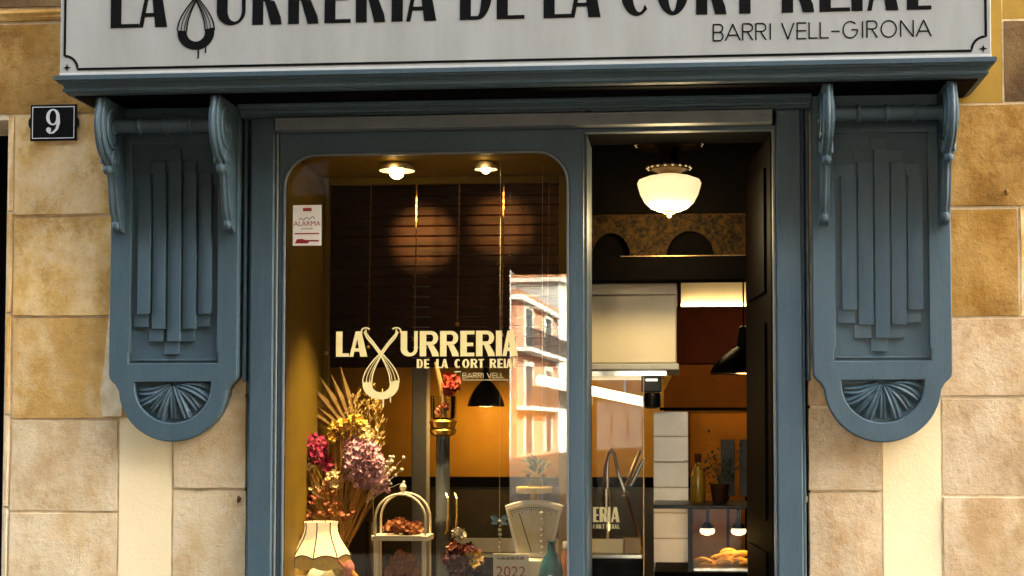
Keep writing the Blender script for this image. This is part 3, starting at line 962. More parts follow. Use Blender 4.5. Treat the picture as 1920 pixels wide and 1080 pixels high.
p.band(arc(cx - .021, cz - .062, .0125, .0125, 0, 360, 14), arc(cx - .021, cz - .062, .001, .001, 0, 360, 14))
p.mb.build('numeral', 'white', hn)

# ------------------------------------------------------------------ lettering on the glass
yG = .0210
def win_word(letters, xs, z, h, t, s, parent):
    for i, c in enumerate(letters):
        p = Pen(yG, thick=.0008)
        glyph(p, c, xs[2 * i], xs[2 * i + 1], z, h, t, s)
        p.mb.build('letter', 'cream_print', parent)
win_word('LA', [-.901, -.838, -.836, -.749], 1.884, .121, .031, .016, frame)
win_word('URRERIA', [-.588, -.506, -.496, -.404, -.398, -.308, -.301, -.234, -.226, -.136, -.131, -.102, -.100, -.026], 1.884, .121, .031, .017, frame)
sub = 'DELACORTREIAL'
sx = [-.510, -.478, -.472, -.444, -.408, -.380, -.381, -.346, -.312, -.278, -.272, -.234, -.228, -.192, -.188, -.158, -.128, -.094, -.088, -.060, -.055, -.045, -.043, -.012, -.008, .014]
k_ = (-.030 + .510) / (.014 + .510)
sx = [-.510 + (x + .510) * k_ for x in sx]
win_word(sub, sx, 1.828, .043, .0115, .0065, frame)
p = Pen(yG, thick=.0008)
p.rect(-.330, 1.808, -.297, 1.813)
p.rect(-.290, 1.770, -.070, 1.7725)
p.mb.build('printed_rule', 'cream_print', frame)['kind'] = 'stuff'
thin_text((yG, .0008, 'cream_print', frame), 'BARRI VELL', -.292, -.090, 1.780, .024, .0022)
p = Pen(yG, thick=.0008)
churro_icon(p, -.683, 1.668, .176, .365, .0055)
p.mb.build('churro_emblem', 'cream_print', frame)

# alarm sticker
stk = thing('alarm_sticker', 'small white and red alarm sticker on the window glass', 'sticker', (-1.045, .018, 2.417))
M['sticker_white'] = mat('sticker_white', (0.80, 0.74, 0.66), (0.78, 0.70, 0.62), 20, 0.4)
M['sticker_red'] = mat('sticker_red', (0.30, 0.012, 0.02), (0.24, 0.01, 0.015), 60, 0.4)
MB().box(-1.116, -.976, .0175, .0208, 2.419, 2.615, .001).build('card', 'sticker_white', stk)
p = Pen(.0174, thick=.0005)
p.rect(-1.066, 2.585, -1.024, 2.601)
p.mb.build('logo_block', 'sticker_red', stk)
p = Pen(.0174, thick=.0005)
p.poly([(-1.105, 2.430), (-1.04, 2.430), (-1.035, 2.438), (-.988, 2.438), (-.988, 2.446), (-1.05, 2.446), (-1.07, 2.452), (-1.095, 2.450)])
p.mb.build('print_band', 'sticker_red', stk)
p = Pen(.0174, thick=.0005)
p.rect(-1.106, 2.474, -.986, 2.480)
p.mb.build('print_rule', 'sticker_red', stk)
text_mesh('ALARMA', -1.046, 2.514, .034, .0174, thick=.0005).build('lettering', 'sticker_red', stk)
text_mesh('conectada', -1.046, 2.497, .014, .0174, thick=.0005).build('lettering', 'black', stk)
p = Pen(.0174, thick=.0005)
p.line([(-1.085 + .006 * i, 2.545 + .006 * math.sin(i * 1.3) + i * .0008) for i in range(14)], .003)
p.mb.build('scribble', 'black', stk)
#@@INTERIOR
# ================================================================== WINDOW DISPLAY
db = thing('display_case', 'olive painted window display box behind the shop glass', 'display case', (-.46, .4, .0))
MB().box(-1.160, -1.148, .033, .80, .62, 2.87).build('side_panel', 'olive', db)
MB().box(.232, .244, .033, .80, .62, 2.87).build('side_panel', 'olive', db)
MB().box(-1.160, .244, .033, .84, 2.872, 2.90).build('top_panel', 'olive', db)
MB().box(-1.160, .244, .033, .84, .56, .619).build('shelf', 'olive', db)
MB().box(-1.147, -1.118, .77, .80, .62, 2.87, .003).build('back_post', 'olive', db)
MB().box(.105, .155, .77, .80, .62, 2.87, .003).build('back_post', 'olive', db)
MB().box(-1.117, .104, .765, .80, 2.835, 2.871, .003).build('back_rail', 'olive', db)

WARM = (1.0, 0.72, 0.38)
AMB = (1.0, 0.60, 0.22)
M['bulb'] = lamp_mat('spot_bulb', (1.0, 0.78, 0.46), 30.0)
M['globe'] = lamp_mat('opal_globe', (1.0, 0.78, 0.48), 1.05)
M['tube'] = lamp_mat('strip_light', (1.0, 0.84, 0.58), 5.0)
M['tube2'] = lamp_mat('cove_light', (1.0, 0.74, 0.42), 12.0)
M['heat'] = lamp_mat('heat_lamp_glass', (1.0, 0.82, 0.62), 1.8)
def spot(x, y, r, label, tgt, pw):
    t = thing('ceiling_spot', label, 'spotlight', (x, y, 2.80), 'spotlights in the display ceiling')
    MB().lathe([(r * .3, 0.011), (r * .62, .010), (r * .66, 0.0), (r * .62, -.012), (r * .5, -.014)], (x, y, 2.860), 16).build('housing', 'brass_dark', t, True)
    MB().lathe([(r * .30, .022), (r * .80, .020), (r * 1.15, .004), (r * 1.30, -.016), (r * 1.26, -.016), (r * 1.10, .002), (r * .76, .016), (r * .30, .018)], (x, y, 2.846), 24).build('halo_dish', 'white_metal', t, True)  # dish added so the bulb lights a halo around itself
    MB().ball((x, y - .004, 2.846 - r * .30), r * .55, 12).build('bulb', 'bulb', t, True)
    spot_light('spot_beam', (x, y + .075, 2.815 - r * .9), tgt, pw, (1, .60, .24), 30, 1.0, .02, t)
    point_light('halo', (x, y - r - .02, 2.838), pw * .0011, (1, .70, .34), .02, t)
    spot_light('bulb_glow', (x, y + .004, 2.80 - r * 1.6), (x - .1, y + .05, 1.0), pw * 2.2, (1, .74, .42), 66, 1.0, .03, t)
spot(-.672, .34, .070, 'larger bright spotlight, left of the two in the display ceiling', (-.69, 1.22, 2.60), 220)
spot(-.222, .34, .045, 'smaller spotlight, right of the two in the display ceiling', (-.25, 1.22, 2.66), 140)

bw = thing('board_partition', 'dark brown partition of horizontal boards behind the display', 'partition', (-.55, 1.22, 1.87))
z = 1.880
k = 0
while z < 2.98:
    h = .0565
    MB().box(-1.50, .20, 1.20 + random.uniform(-.003, .003), 1.23, z, z + h - .005, .004).build('board', 'wood', bw)
    z += h; k += 1
for x in (-1.1, -.30):
    MB().box(x - .03, x + .03, 1.235, 1.27, 1.88, 3.1).build('batten', 'wood_dark', bw)

# hanging chains
for i, (x, zb) in enumerate(((-1.112, 1.95), (-.888, 1.98), (-.643, 2.02), (-.416, 2.10), (-.181, 2.04), (.058, 2.16))):
    place = ('leftmost', 'second', 'third', 'fourth', 'fifth', 'rightmost')[i]
    c = thing('hanging_chain', '%s of the six thin copper chains hanging in the display window' % place, 'chain', (x, .745, zb), 'chains hanging in the window')
    lk = MB()
    z = zb
    n = 0
    while z < 2.83:
        sway = -.012 * (2.83 - z)
        if n % 2: lk.box(x + sway - .0035, x + sway + .0035, .7425, .7475, z, z + .020)
        else: lk.box(x + sway - .0018, x + sway + .0018, .741, .749, z + .001, z + .021)
        z += .0185; n += 1
    o = lk.build('links', 'copper', c); o['kind'] = 'stuff'
    MB().ball((x - .012 * (2.83 - zb), .745, zb - .012), .011, 8).build('weight', 'brass', c, True)

def flowers(mb, c, rad, n, L, w, up=.4):
    for _ in range(n):
        while True:
            q = Vector((random.uniform(-1, 1), random.uniform(-1, 1), random.uniform(-1, 1)))
            if q.length < 1: break
        pos = Vector(c) + Vector((q.x * rad[0], q.y * rad[1], q.z * rad[2]))
        a = random.uniform(0, 6.28)
        tilt = Vector((random.gauss(0, .5), random.gauss(-.5, .4), random.gauss(up, .4))).normalized()
        e1 = tilt.cross(Vector((.3, .9, .1))).normalized(); e2 = tilt.cross(e1)
        s_ = random.uniform(.7, 1.25)
        for j in range(5):
            t = a + j * 1.2566
            d = e1 * math.cos(t) + e2 * math.sin(t) + tilt * .35
            mb.petal(pos, d, tilt, L * s_, w * s_)
    return mb

def fmat(name, c, c2=None, tr=.35):
    m = mat(name, c, c2 or tuple(x * .65 for x in c), 60, .8)
    return m
for nm, c in (('fl_magenta', (.56, .035, .16)), ('fl_yellow', (.72, .47, .10)), ('fl_lilac', (.62, .36, .47)), ('fl_cream', (.72, .58, .34)), ('fl_coral', (.58, .20, .12)),
              ('fl_plum', (.13, .022, .035)), ('fl_white', (.75, .68, .56)), ('stem', (.50, .26, .07)), ('straw', (.55, .36, .12)), ('leaf_green', (.07, .17, .07)), ('fl_red', (.42, .035, .02))):
    M[nm] = fmat(nm, c)

# dried flower bouquet in a vase behind the table lamp
bq = thing('dried_bouquet', 'big bunch of magenta, yellow and lilac dried flowers behind the lamp', 'bouquet', (-1.0, .55, .62))
MB().lathe([(.05, .0), (.065, .02), (.075, .12), (.06, .24), (.045, .31), (.055, .34), (.045, .335), (.035, .30)], (-1.0, .55, .62), 18).build('vase', 'olive_dark', bq, True)
heads = [('fl_magenta', (-1.115, .50, 1.43), (.065, .06, .09), 190, .016, .005), ('fl_magenta', (-1.06, .52, 1.36), (.045, .05, .05), 50, .016, .005),
         ('fl_yellow', (-.985, .52, 1.55), (.055, .05, .035), 48, .022, .009), ('fl_yellow', (-.915, .55, 1.575), (.05, .05, .028), 40, .022, .009), ('fl_yellow', (-1.025, .50, 1.50), (.022, .03, .03), 16, .022, .009),
         ('fl_lilac', (-.865, .50, 1.36), (.105, .07, .125), 420, .017, .006), ('fl_lilac', (-.80, .52, 1.27), (.075, .06, .075), 130, .016, .006), ('fl_lilac', (-.93, .54, 1.45), (.05, .05, .05), 50, .015, .006),
         ('fl_cream', (-1.02, .48, 1.28), (.05, .05, .05), 34, .018, .007), ('fl_cream', (-.86, .57, 1.50), (.06, .05, .05), 50, .016, .006), ('fl_cream', (-1.135, .46, 1.345), (.03, .03, .02), 12, .018, .007),
         ('fl_coral', (-1.06, .46, 1.19), (.085, .07, .08), 34, .013, .005), ('fl_coral', (-1.0, .47, 1.12), (.10, .07, .05), 34, .013, .005), ('fl_coral', (-1.125, .47, 1.10), (.05, .05, .05), 16, .013, .005), ('fl_cream', (-1.08, .47, 1.24), (.07, .05, .07), 24, .013, .005),
         ('fl_plum', (-1.155, .5, 1.16), (.05, .05, .06), 36, .02, .008)]
for m_, c, rad, n_, L, w in heads:
    flowers(MB(), c, rad, n_, L, w).build('flower_head', m_, bq, fix=False)
sm = MB()
for m_, c, rad, n_, L, w in heads:
    for _ in range(15):
        e = Vector(c) + Vector((random.gauss(0, rad[0] * .5), random.gauss(0, rad[1] * .5), random.gauss(0, rad[2] * .5)))
        b0 = Vector((-1.0 + random.uniform(-.03, .03), .55 + random.uniform(-.03, .03), .90))
        mid = (e + b0) / 2 + Vector((random.gauss(0, .02), random.gauss(0, .02), .03))
        sm.tube([b0, mid, e], [.0024, .002, .0014], 4, False)
o = sm.build('stems', 'stem', bq); o['kind'] = 'stuff'
gy = MB()
for _ in range(26):
    e = Vector((-.735 + random.gauss(0, .03), .5 + random.gauss(0, .02), 1.34 + random.gauss(0, .05)))
    gy.ball(e, random.uniform(.006, .011), 5)
    gy.tube([(-.86, .53, 1.16), (e + Vector((-.86, .53, 1.16))) / 2 + Vector((.01, 0, .02)), e], .0012, 3, False)
o = gy.build('gypsophila', 'fl_white', bq); o['kind'] = 'stuff'

M['husk'] = mat('dried_husk', (.26, .16, .055), (.17, .10, .03), 30, .8)
# tall dried palm and grasses
pg = thing('dried_palm', 'tall tan dried palm leaf and grasses left in the display', 'dried plant', (-.86, .66, .62))
MB().lathe([(.045, 0), (.05, .01), (.048, .42), (.05, .44), (.044, .44), (.043, .02)], (-.84, .66, .62), 16).build('tall_vase', 'clear', pg, True)
for k in range(6):
    a = R(104 + 9 * k)
    L = random.uniform(.30, .46)
    bx, bz = -.93, 1.47
    e = (bx + L * math.cos(a) * .95, .66 + .012 * (k % 3), bz + L * math.sin(a) * .95)
    f = MB()
    n = Vector((math.sin(a), 0, -math.cos(a)))
    w = random.uniform(.014, .024)
    b0, mid = Vector((bx, .66, bz)), Vector((bx + L * .6 * math.cos(a), .655, bz + L * .6 * math.sin(a)))
    f.add([b0 - n * .004, b0 + n * .004, mid + n * w + Vector((0, .008, 0)), mid + Vector((0, -.004, 0)), mid - n * w + Vector((0, .008, 0)), e], [(0, 1, 2, 3), (0, 3, 4), (3, 2, 5), (4, 3, 5)])
    f.build('frond', 'husk', pg, fix=False)
for k in range(6):
    e = Vector((-.80 - .035 * k + random.gauss(0, .01), .62, 1.78 - .05 * abs(k - 2)))
    pl_ = MB()
    for _ in range(70):
        t = random.random()
        c = e + Vector((random.gauss(0, .012), random.gauss(0, .012), -.26 * t))
        pl_.petal(c, (random.gauss(0, .5), random.gauss(0, .5), .9), (0, -1, .1), .035, .003)
    pl_.tube([(-.84, .66, .64), (-.85, .65, 1.2), tuple(e - Vector((0, 0, .1)))], .0022, 4, False)
    pl_.build('plume', 'straw', pg, fix=False)

# scalloped table lamp
tl = thing('table_lamp', 'lit cream scalloped table lamp with golden fringe in the window', 'lamp', (-1.043, .33, .62))
M['shade'] = mat('lamp_shade_silk', (.85, .72, .45), (.8, .66, .4), 30, .7, emit=(1.0, .76, .46), estr=1.05 * LS)
M['fringe'] = mat('golden_fringe', (.55, .36, .08), (.42, .26, .05), 60, .8, emit=(1.0, .62, .14), estr=.16 * LS)
nP = 8
lc = (-1.043, .33, 0)
wob = lambda t, h: 1.0 - .055 * abs(math.sin(t * nP / 2 + math.pi / 2)) ** .7
prof = [(.088, 1.078), (.083, 1.06), (.086, 1.03), (.100, .995), (.122, .960), (.142, .930), (.152, .905)]
for k in range(nP):
    f = MB()
    nn = 6
    vs_, fs_ = [], []
    for r_, h in prof:
        for i in range(nn + 1):
            t = 2 * math.pi * (k + i / nn) / nP - math.pi / 2
            q = r_ * (1 - .05 * math.sin(math.pi * i / nn))
            sag = .018 * math.sin(math.pi * i / nn) if h == .905 else 0
            vs_.append((lc[0] + q * math.cos(t), lc[1] + q * math.sin(t), h + sag))
    for j in range(len(prof) - 1):
        for i in range(nn):
            a = j * (nn + 1) + i
            fs_.append((a, a + 1, a + nn + 2, a + nn + 1))
    f.add(vs_, fs_)
    f.build('shade_panel', 'shade', tl, True)
    t = 2 * math.pi * k / nP - math.pi / 2
    MB().tube([(lc[0] + (r_ + .001) * math.cos(t), lc[1] + (r_ + .001) * math.sin(t), h) for r_, h in prof], .0030, 5).build('rib', 'brass_dark', tl, True)
    fr = MB()
    vs_, fs_ = [], []
    for lev in range(2):
        for i in range(nn + 1):
            t = 2 * math.pi * (k + i / nn) / nP - math.pi / 2
            q = .150 * (1 - .04 * math.sin(math.pi * i / nn))
            sg_ = math.sin(math.pi * i / nn)
            vs_.append((lc[0] + q * math.cos(t), lc[1] + q * math.sin(t), (.903 + .016 * sg_) if lev == 0 else (.862 - .016 * sg_)))
    for i in range(nn):
        fs_.append((i, i + 1, i + nn + 2, i + nn + 1))
    fr.add(vs_, fs_).build('fringe', 'fringe', tl, True)
    sc_ = MB().tube([(lc[0] + 1.015 * .150 * (1 - .04 * math.sin(math.pi * i / nn)) * math.cos(2 * math.pi * (k + i / nn) / nP - math.pi / 2), lc[1] + 1.015 * .150 * (1 - .04 * math.sin(math.pi * i / nn)) * math.sin(2 * math.pi * (k + i / nn) / nP - math.pi / 2), .904 + .017 * math.sin(math.pi * i / nn)) for i in range(nn + 1)], .0038, 5)
    sc_.build('braid', 'brass_dark', tl, True)
M['ceramic'] = mat('pale_blue_ceramic', (.62, .68, .66), (.35, .52, .58), 14, .25)
MB().lathe([(.06, 0), (.062, .015), (.03, .03), (.05, .08), (.075, .14), (.078, .18), (.05, .225), (.018, .24), (.015, .30)], (-1.043, .33, .621), 20).build('base', 'ceramic', tl, True)
MB().ball((-1.043, .33, .985), .032, 10).build('bulb', 'heat', tl, True)
point_light('lamp_glow', (-1.043, .33, .925), 2.2, (1, .72, .36), .03, tl)

# little arched lantern cage
la = thing('arched_lantern', 'white arched lantern with dried buds on two shelves', 'lantern', (-.628, .32, .62))
for y in (.24, .38):
    pts = [(-.752, y, .622), (-.752, y, 1.095)] + [(x, y, z) for x, z in arc(-.628, 1.095, .124, .125, 180, 0, 16)] + [(-.504, y, .622)]
    MB().tube(pts, .006, 8).build('arch', 'white_metal', la, True)
MB().box(-.768, -.488, .225, .395, .993, 1.018, .003).build('shelf', 'white_metal', la)
MB().box(-.768, -.488, .225, .395, .621, .64, .003).build('shelf', 'white_metal', la)
for x in (-.745, -.511):
    MB().box(x - .010, x + .010, .243, .258, .64, .993, .002).build('upright', 'white_metal', la)
fin = MB().lathe([(.006, 0), (.010, .006), (.006, .012), (.016, .026), (.017, .036), (.010, .048), (.002, .053)], (-.628, .31, 1.218), 12)
fin.tube([(-.628, .24, 1.219), (-.628, .38, 1.219)], .005, 6)
fin.build('finial', 'white_metal', la, True)
M['rust_bud'] = fmat('rust_bud', (.45, .17, .07), (.28, .09, .035))
for c_, n_, rr_ in (((-.628, .31, 1.055), 26, (.095, .05, .035)), ((-.628, .31, .80), 90, (.085, .05, .14))):
    bd = flowers(MB(), c_, rr_, n_ * 3, .026, .010)
    o = bd.build('dried_buds', 'rust_bud', la, fix=False); o['kind'] = 'stuff'

# old churro press on a column with a brass cup of red dried flowers
pr = thing('churro_press', 'grey iron churro press column with brass collar and handles', 'churro press', (-.47, .56, .62))
M['iron_grey'] = mat('grey_blue_iron', (.13, .15, .17), (.09, .10, .115), 14, .38, .3)
MB().lathe([(.10, 0), (.10, .02), (.05, .05), (.034, .09), (.034, .42), (.040, .43), (.040, .46), (.036, .47), (.036, .88)], (-.47, .56, .621), 20).build('column', 'iron_grey', pr, True)
MB().lathe([(.036, 0), (.062, .01), (.070, .03), (.060, .045), (.064, .055), (.072, .075), (.060, .085)], (-.47, .56, 1.500), 20).build('collar', 'brass', pr, True)
for x in (-.445, -.40):
    MB().tube([(x, .51, 1.21), (x + .012, .49, 1.19), (x + .014, .485, 1.10), (x + .010, .49, 1.03), (x - .004, .51, 1.01)], .0055, 8).build('handle', 'brass', pr, True)
cup = thing('glass_cup_of_flowers', 'clear ribbed glass cup holding red dried flowers above the press', 'flower cup', (-.47, .56, 1.586))
MB().lathe([(.045, 0), (.060, .01), (.064, .12), (.061, .12), (.056, .012)], (-.47, .56, 1.586), 18).build('cup', 'clear', cup, True)
for k in range(8):
    t = k * math.pi / 4
    MB().tube([(-.47 + .064 * math.cos(t), .56 + .064 * math.sin(t), 1.59), (-.47 + .067 * math.cos(t), .56 + .067 * math.sin(t), 1.71)], .0025, 4).build('wire', 'brass', cup)
flowers(MB(), (-.425, .54, 1.76), (.035, .03, .055), 60, .024, .010).build('red_flowers', 'fl_red', cup, fix=False)
flowers(MB(), (-.47, .55, 1.64), (.035, .03, .03), 20, .022, .009).build('dried_petals', 'fl_coral', cup, fix=False)
MB().tube([(-.46, .55, 1.60), (-.475, .545, 1.75), (-.505, .54, 1.88)], [.012, .013, .009], 7).build('wooden_pestle', 'straw', cup, True)

# vintage kitchen scale
ks = thing('vintage_scale', 'vintage cream kitchen scale with fan shaped glass dial', 'scale', (.01, .42, .62))
fan = arc(.012, .80, .385, .385, 112, 68, 12)
M['dial'] = mat('dial_paper', (.66, .58, .38), (.58, .46, .2), 8, .5)
curve_solid('dial_housing', [[(-.075, .905)] + fan + [(.098, .905)]], .40, .47, 'white_metal', ks, .006)
fan2 = arc(.012, .80, .365, .365, 111, 69, 12)
curve_solid('dial', [[(-.058, .925)] + fan2 + [(.082, .925)]], .3965, .3995, 'dial', ks, .001)
p = Pen(.3962, thick=.0006)
for k in range(23):
    a = R(109 - 38 * k / 22)
    r0 = .335 if k % 5 else .322
    p.line([(.012 + r0 * math.cos(a), .80 + r0 * math.sin(a)), (.012 + .348 * math.cos(a), .80 + .348 * math.sin(a))], .0022)
p.line(arc(.012, .80, .350, .350, 110, 70, 14), .0025)
p.line([(.0, .93), (-.060, 1.12)], .004)
p.mb.build('dial_marks', 'black', ks)
MB().box(-.10, .125, .36, .54, .622, .90, .012).build('body', 'white_metal', ks)
MB().lathe([(.02, 0), (.02, .03), (.085, .034), (.092, .045), (.092, .062), (.086, .066)], (.010, .45, 1.185), 22).build('platform', 'fl_yellow', ks, True)
pp = thing('potted_plant', 'small green leafy plant on top of the vintage scale', 'plant', (.018, .45, 1.252))
MB().lathe([(.035, 0), (.050, .055), (.053, .060), (.045, .060), (.04, .05)], (.018, .45, 1.252), 14).build('pot', 'clear', pp, True)
for k in range(34):
    t = random.uniform(0, 6.28); rr_ = random.uniform(.01, .07)
    c = Vector((.018 + rr_ * .4 * math.cos(t), .45 + rr_ * .4 * math.sin(t), 1.30 + random.uniform(0, .08)))
    MB().petal(c, (math.cos(t), math.sin(t), random.uniform(.1, 1.1)), (0, 0, 1), random.uniform(.05, .085), random.uniform(.010, .016)).build('leaf', 'leaf_green', pp, fix=False)

# calendar card
M['paper'] = mat('paper', (.74, .70, .60), (.7, .66, .56), 10, .7)
cal = thing('calendar_card', 'white calendar card with red number 2022 before the scale', 'calendar', (-.083, .24, .68))
MB().box(-.170, .004, .240, .248, .68, .933, .001).build('card', 'paper', cal)
text_mesh('2022', -.083, .822, .074, .2398, thick=.0006).build('lettering', 'sticker_red', cal)
p = Pen(.2398, thick=.0006)
for k in range(16):
    x = -.150 + k * .0085
    p.rect(x, .905, x + random.uniform(.004, .0075), .905 + random.uniform(.008, .016))
p.mb.build('header_print', 'olive_dark', cal)
MB().box(-.10, -.075, .244, .30, .622, .68).build('stand', 'wood', cal)

# small bunch of plum flowers, bottle, jar, string of shells
fb = thing('plum_flowers', 'dark plum and white dried flowers in front of the press', 'flowers', (-.33, .3, .62))
MB().lathe([(.04, 0), (.055, .03), (.05, .14), (.035, .18), (.04, .19)], (-.33, .32, .62), 16).build('vase', 'olive_dark', fb, True)
flowers(MB(), (-.33, .30, .895), (.095, .06, .085), 150, .026, .011).build('plum_blooms', 'fl_plum', fb, fix=False)
flowers(MB(), (-.355, .28, .955), (.05, .03, .03), 22, .022, .009).build('rose_blooms', 'fl_coral', fb, fix=False)
flowers(MB(), (-.345, .28, 1.018), (.020, .014, .018), 16, .032, .015).build('white_bloom', 'fl_white', fb, fix=False)
flowers(MB(), (-.27, .26, .90), (.03, .02, .04), 14, .030, .013).build('tan_leaves', 'straw', fb, fix=False)
M['teal'] = mat('teal_glaze', (.02, .14, .17), (.015, .09, .14), 20, .2)
tb = thing('teal_figurine', 'teal glazed bottle with pale stripe beside the calendar', 'bottle', (.108, .3, .62))
MB().lathe([(.045, 0), (.058, .03), (.062, .20), (.050, .27), (.022, .315), (.018, .36), (.024, .37), (.018, .372)], (.108, .30, .62), 18).build('body', 'teal', tb, True)
MB().tube([(.108 + .0635 * math.cos(t), .30 + .0635 * math.sin(t), .80 + .03 * math.sin(t * 3)) for t in [R(200 + 14 * i) for i in range(11)]], .004, 5).build('stripe', 'fl_white', tb, True)
jr = thing('orange_jar', 'orange jar against the right edge of the window display', 'jar', (.19, .36, .62))
M['orange'] = mat('orange_preserve', (.60, .22, .04), (.5, .16, .03), 20, .4)
MB().lathe([(.034, 0), (.038, .02), (.038, .29), (.028, .32), (.028, .33)], (.19, .36, .62), 14).build('body', 'orange', jr, True)
MB().lathe([(.030, 0), (.031, .004), (.031, .03), (.028, .034)], (.19, .36, .951), 14).build('lid', 'white_metal', jr, True)
for j, (x, z0, z1, lab) in enumerate(((-.150, .935, 1.085, 'string of pale shells hanging left of the scale dial'), (.060, .93, 1.125, 'string of pale shells hanging before the scale dial'))):
    ss = thing('shell_string', lab, 'shell string', (x, .33, z0), 'shell strings in the window')
    MB().tube([(x, .33, z0), (x, .33, z1), (x, .345, 2.868)], .0009, 4).build('thread', 'fl_white', ss)
    n_ = 8
    for k in range(n_):
        z = z0 + (z1 - z0) * k / (n_ - 1)
        MB().ball((x + random.uniform(-.004, .004), .329, z), random.uniform(.006, .012), 7, .8).build('shell', 'fl_white', ss, True)
    if j == 0:
        bwm = MB()
        for d in ((-1, 0, .3), (1, 0, .25), (-.7, 0, -.4), (.8, 0, -.5)):
            bwm.petal((x, .325, z1 + .01), d, (0, -1, 0), .05, .016)
        M['blue_ribbon'] = mat('blue_ribbon', (.22, .38, .52), (.17, .32, .46), 20, .6)
        bwm.build('blue_bow', 'blue_ribbon', ss, fix=False)

# ================================================================== KITCHEN AND SHOP
struct(MB().box(-2.59, .62, 3.40, 3.46, 1.20, 1.98).build('kitchen_wall', 'amber'))
M['rust_wall'] = mat('rust_wall', (0.20, 0.065, 0.010), (0.16, 0.05, 0.008), 4, 0.7, spec=0.1)
struct(MB().box(.621, 2.59, 3.40, 3.46, 1.20, 1.98).build('kitchen_wall_side', 'rust_wall'))
struct(MB().box(-2.59, 2.59, 3.40, 3.46, 1.99, 3.11).build('kitchen_wall_upper', 'red_wall'))
struct(MB().box(-2.59, 2.59, 3.38, 3.46, 1.13, 1.195).build('wall_band', 'void'))
struct(MB().box(-2.59, 2.59, 3.40, 3.46, 0.02, 1.125).build('kitchen_wall_lower', 'olive_dark'))

# cream post behind the display

po = tag(MB().box(-1.09, -.98, 3.06, 3.16, .021, 3.11, .008).build('cream_post', 'trim'), 'slim cream painted post standing in the room behind the display', 'post')

# extractor hood
hd = thing('extractor_hood', 'large cream extractor hood hanging in the kitchen', 'extractor hood', (.4, 1.75, 1.84))
MB().box(.10, .716, 1.35, 2.2, 1.905, 2.285, .006).build('canopy', 'hood', hd)
MB().box(.10, .720, 1.345, 2.2, 2.290, 2.352, .004).build('upper_band', 'hood', hd)
MB().box(.09, .730, 1.335, 2.2, 1.866, 1.902, .006).build('lip', 'trim', hd)
MB().box(.10, .66, 1.40, 2.16, 1.836, 1.864).build('filter', 'steel', hd)
MB().box(.14, .69, 1.6, 2.1, 2.355, 3.115).build('duct', 'void', hd)
for x in (.26, .42, .58):
    MB().lathe([(.006, 0), (.006, .003), (1e-4, .005)], (x, 1.3335, 1.884), 8).build('rivet', 'steel', hd)
hl = MB()
a, b = Vector((-.15, 2.36, 1.845)), Vector((.50, 3.0, 1.715))
hl.tube([a, b], .032, 10)
o = tag(hl.build('strip_light', 'tube', None, True), 'slanting white strip light under the extractor hood', 'strip light')
for q in (.2, .8):
    c = a.lerp(b, q)
    MB().box(c.x - .006, c.x + .006, c.y - .006, c.y + .006, c.z, 1.872 if c.y < 2.2 else 3.1).build('hanger', 'steel', o)
ctl = thing('hood_controller', 'small black control box under the hood corner', 'control box', (.58, 1.44, 1.65))
MB().box(.520, .632, 1.38, 1.50, 1.745, 1.834, .005).build('bracket', 'enamel', ctl)
MB().lathe([(.03, 0), (.048, .01), (.052, .075), (.042, .09)], (.580, 1.44, 1.652), 14).build('nozzle', 'enamel', ctl, True)
MB().box(.545, .61, 1.374, 1.379, 1.805, 1.818).build('label_plate', 'steel', ctl)
MB().add([(.650, 1.40, 1.834), (.690, 1.40, 1.834), (.650, 1.44, 1.76), (.632, 1.44, 1.76), (.650, 1.42, 1.834), (.690, 1.42, 1.834), (.650, 1.46, 1.76), (.632, 1.46, 1.76)], [(0, 1, 2, 3), (4, 7, 6, 5), (0, 4, 5, 1), (3, 2, 6, 7), (0, 3, 7, 4), (1, 5, 6, 2)]).build('stay', 'amber', ctl)

# lit cove beam with its strip
cb = thing('cove_beam', 'ceiling beam washed by a warm light strip deep in the shop', 'beam', (1.0, 3.0, 2.36))
MB().box(.742, 2.2, 3.0, 3.2, 2.372, 2.60).build('beam', 'hood', cb)
MB().box(.742, 2.2, 2.955, 2.998, 2.352, 2.370).build('light_strip', 'tube2', cb)

def pendant(x, y, z, r, label, lit):
    t = thing('black_pendant', label, 'pendant lamp', (x, y, z), 'black metal pendants')
    MB().lathe([(r, 0), (r * 1.0, .012), (r * .93, .045), (r * .72, .10), (r * .42, .15), (r * .22, .175), (r * .16, .25), (r * .13, .30), (r * .05, .31)], (x, y, z), 24).build('lamp_shade', 'enamel', t, True)
    MB().tube([(x, y, z + .30), (x, y, 3.12)], .006, 6).build('cord', 'black', t)
    MB().ball((x + r * .15, y - r * .55, z + .012), .033, 10, .45).build('bulb', 'heat', t, True)
    if lit:
        point_light('pendant_glow', (x, y, z - .04), lit, AMB, .05, t)
pendant(1.14, 2.6, 1.885, .215, 'black dome pendant lamp seen through the doorway', 2.5)
pendant(-.571, 3.0, 1.685, .125, 'black dome pendant lamp seen through the window', 11.5)

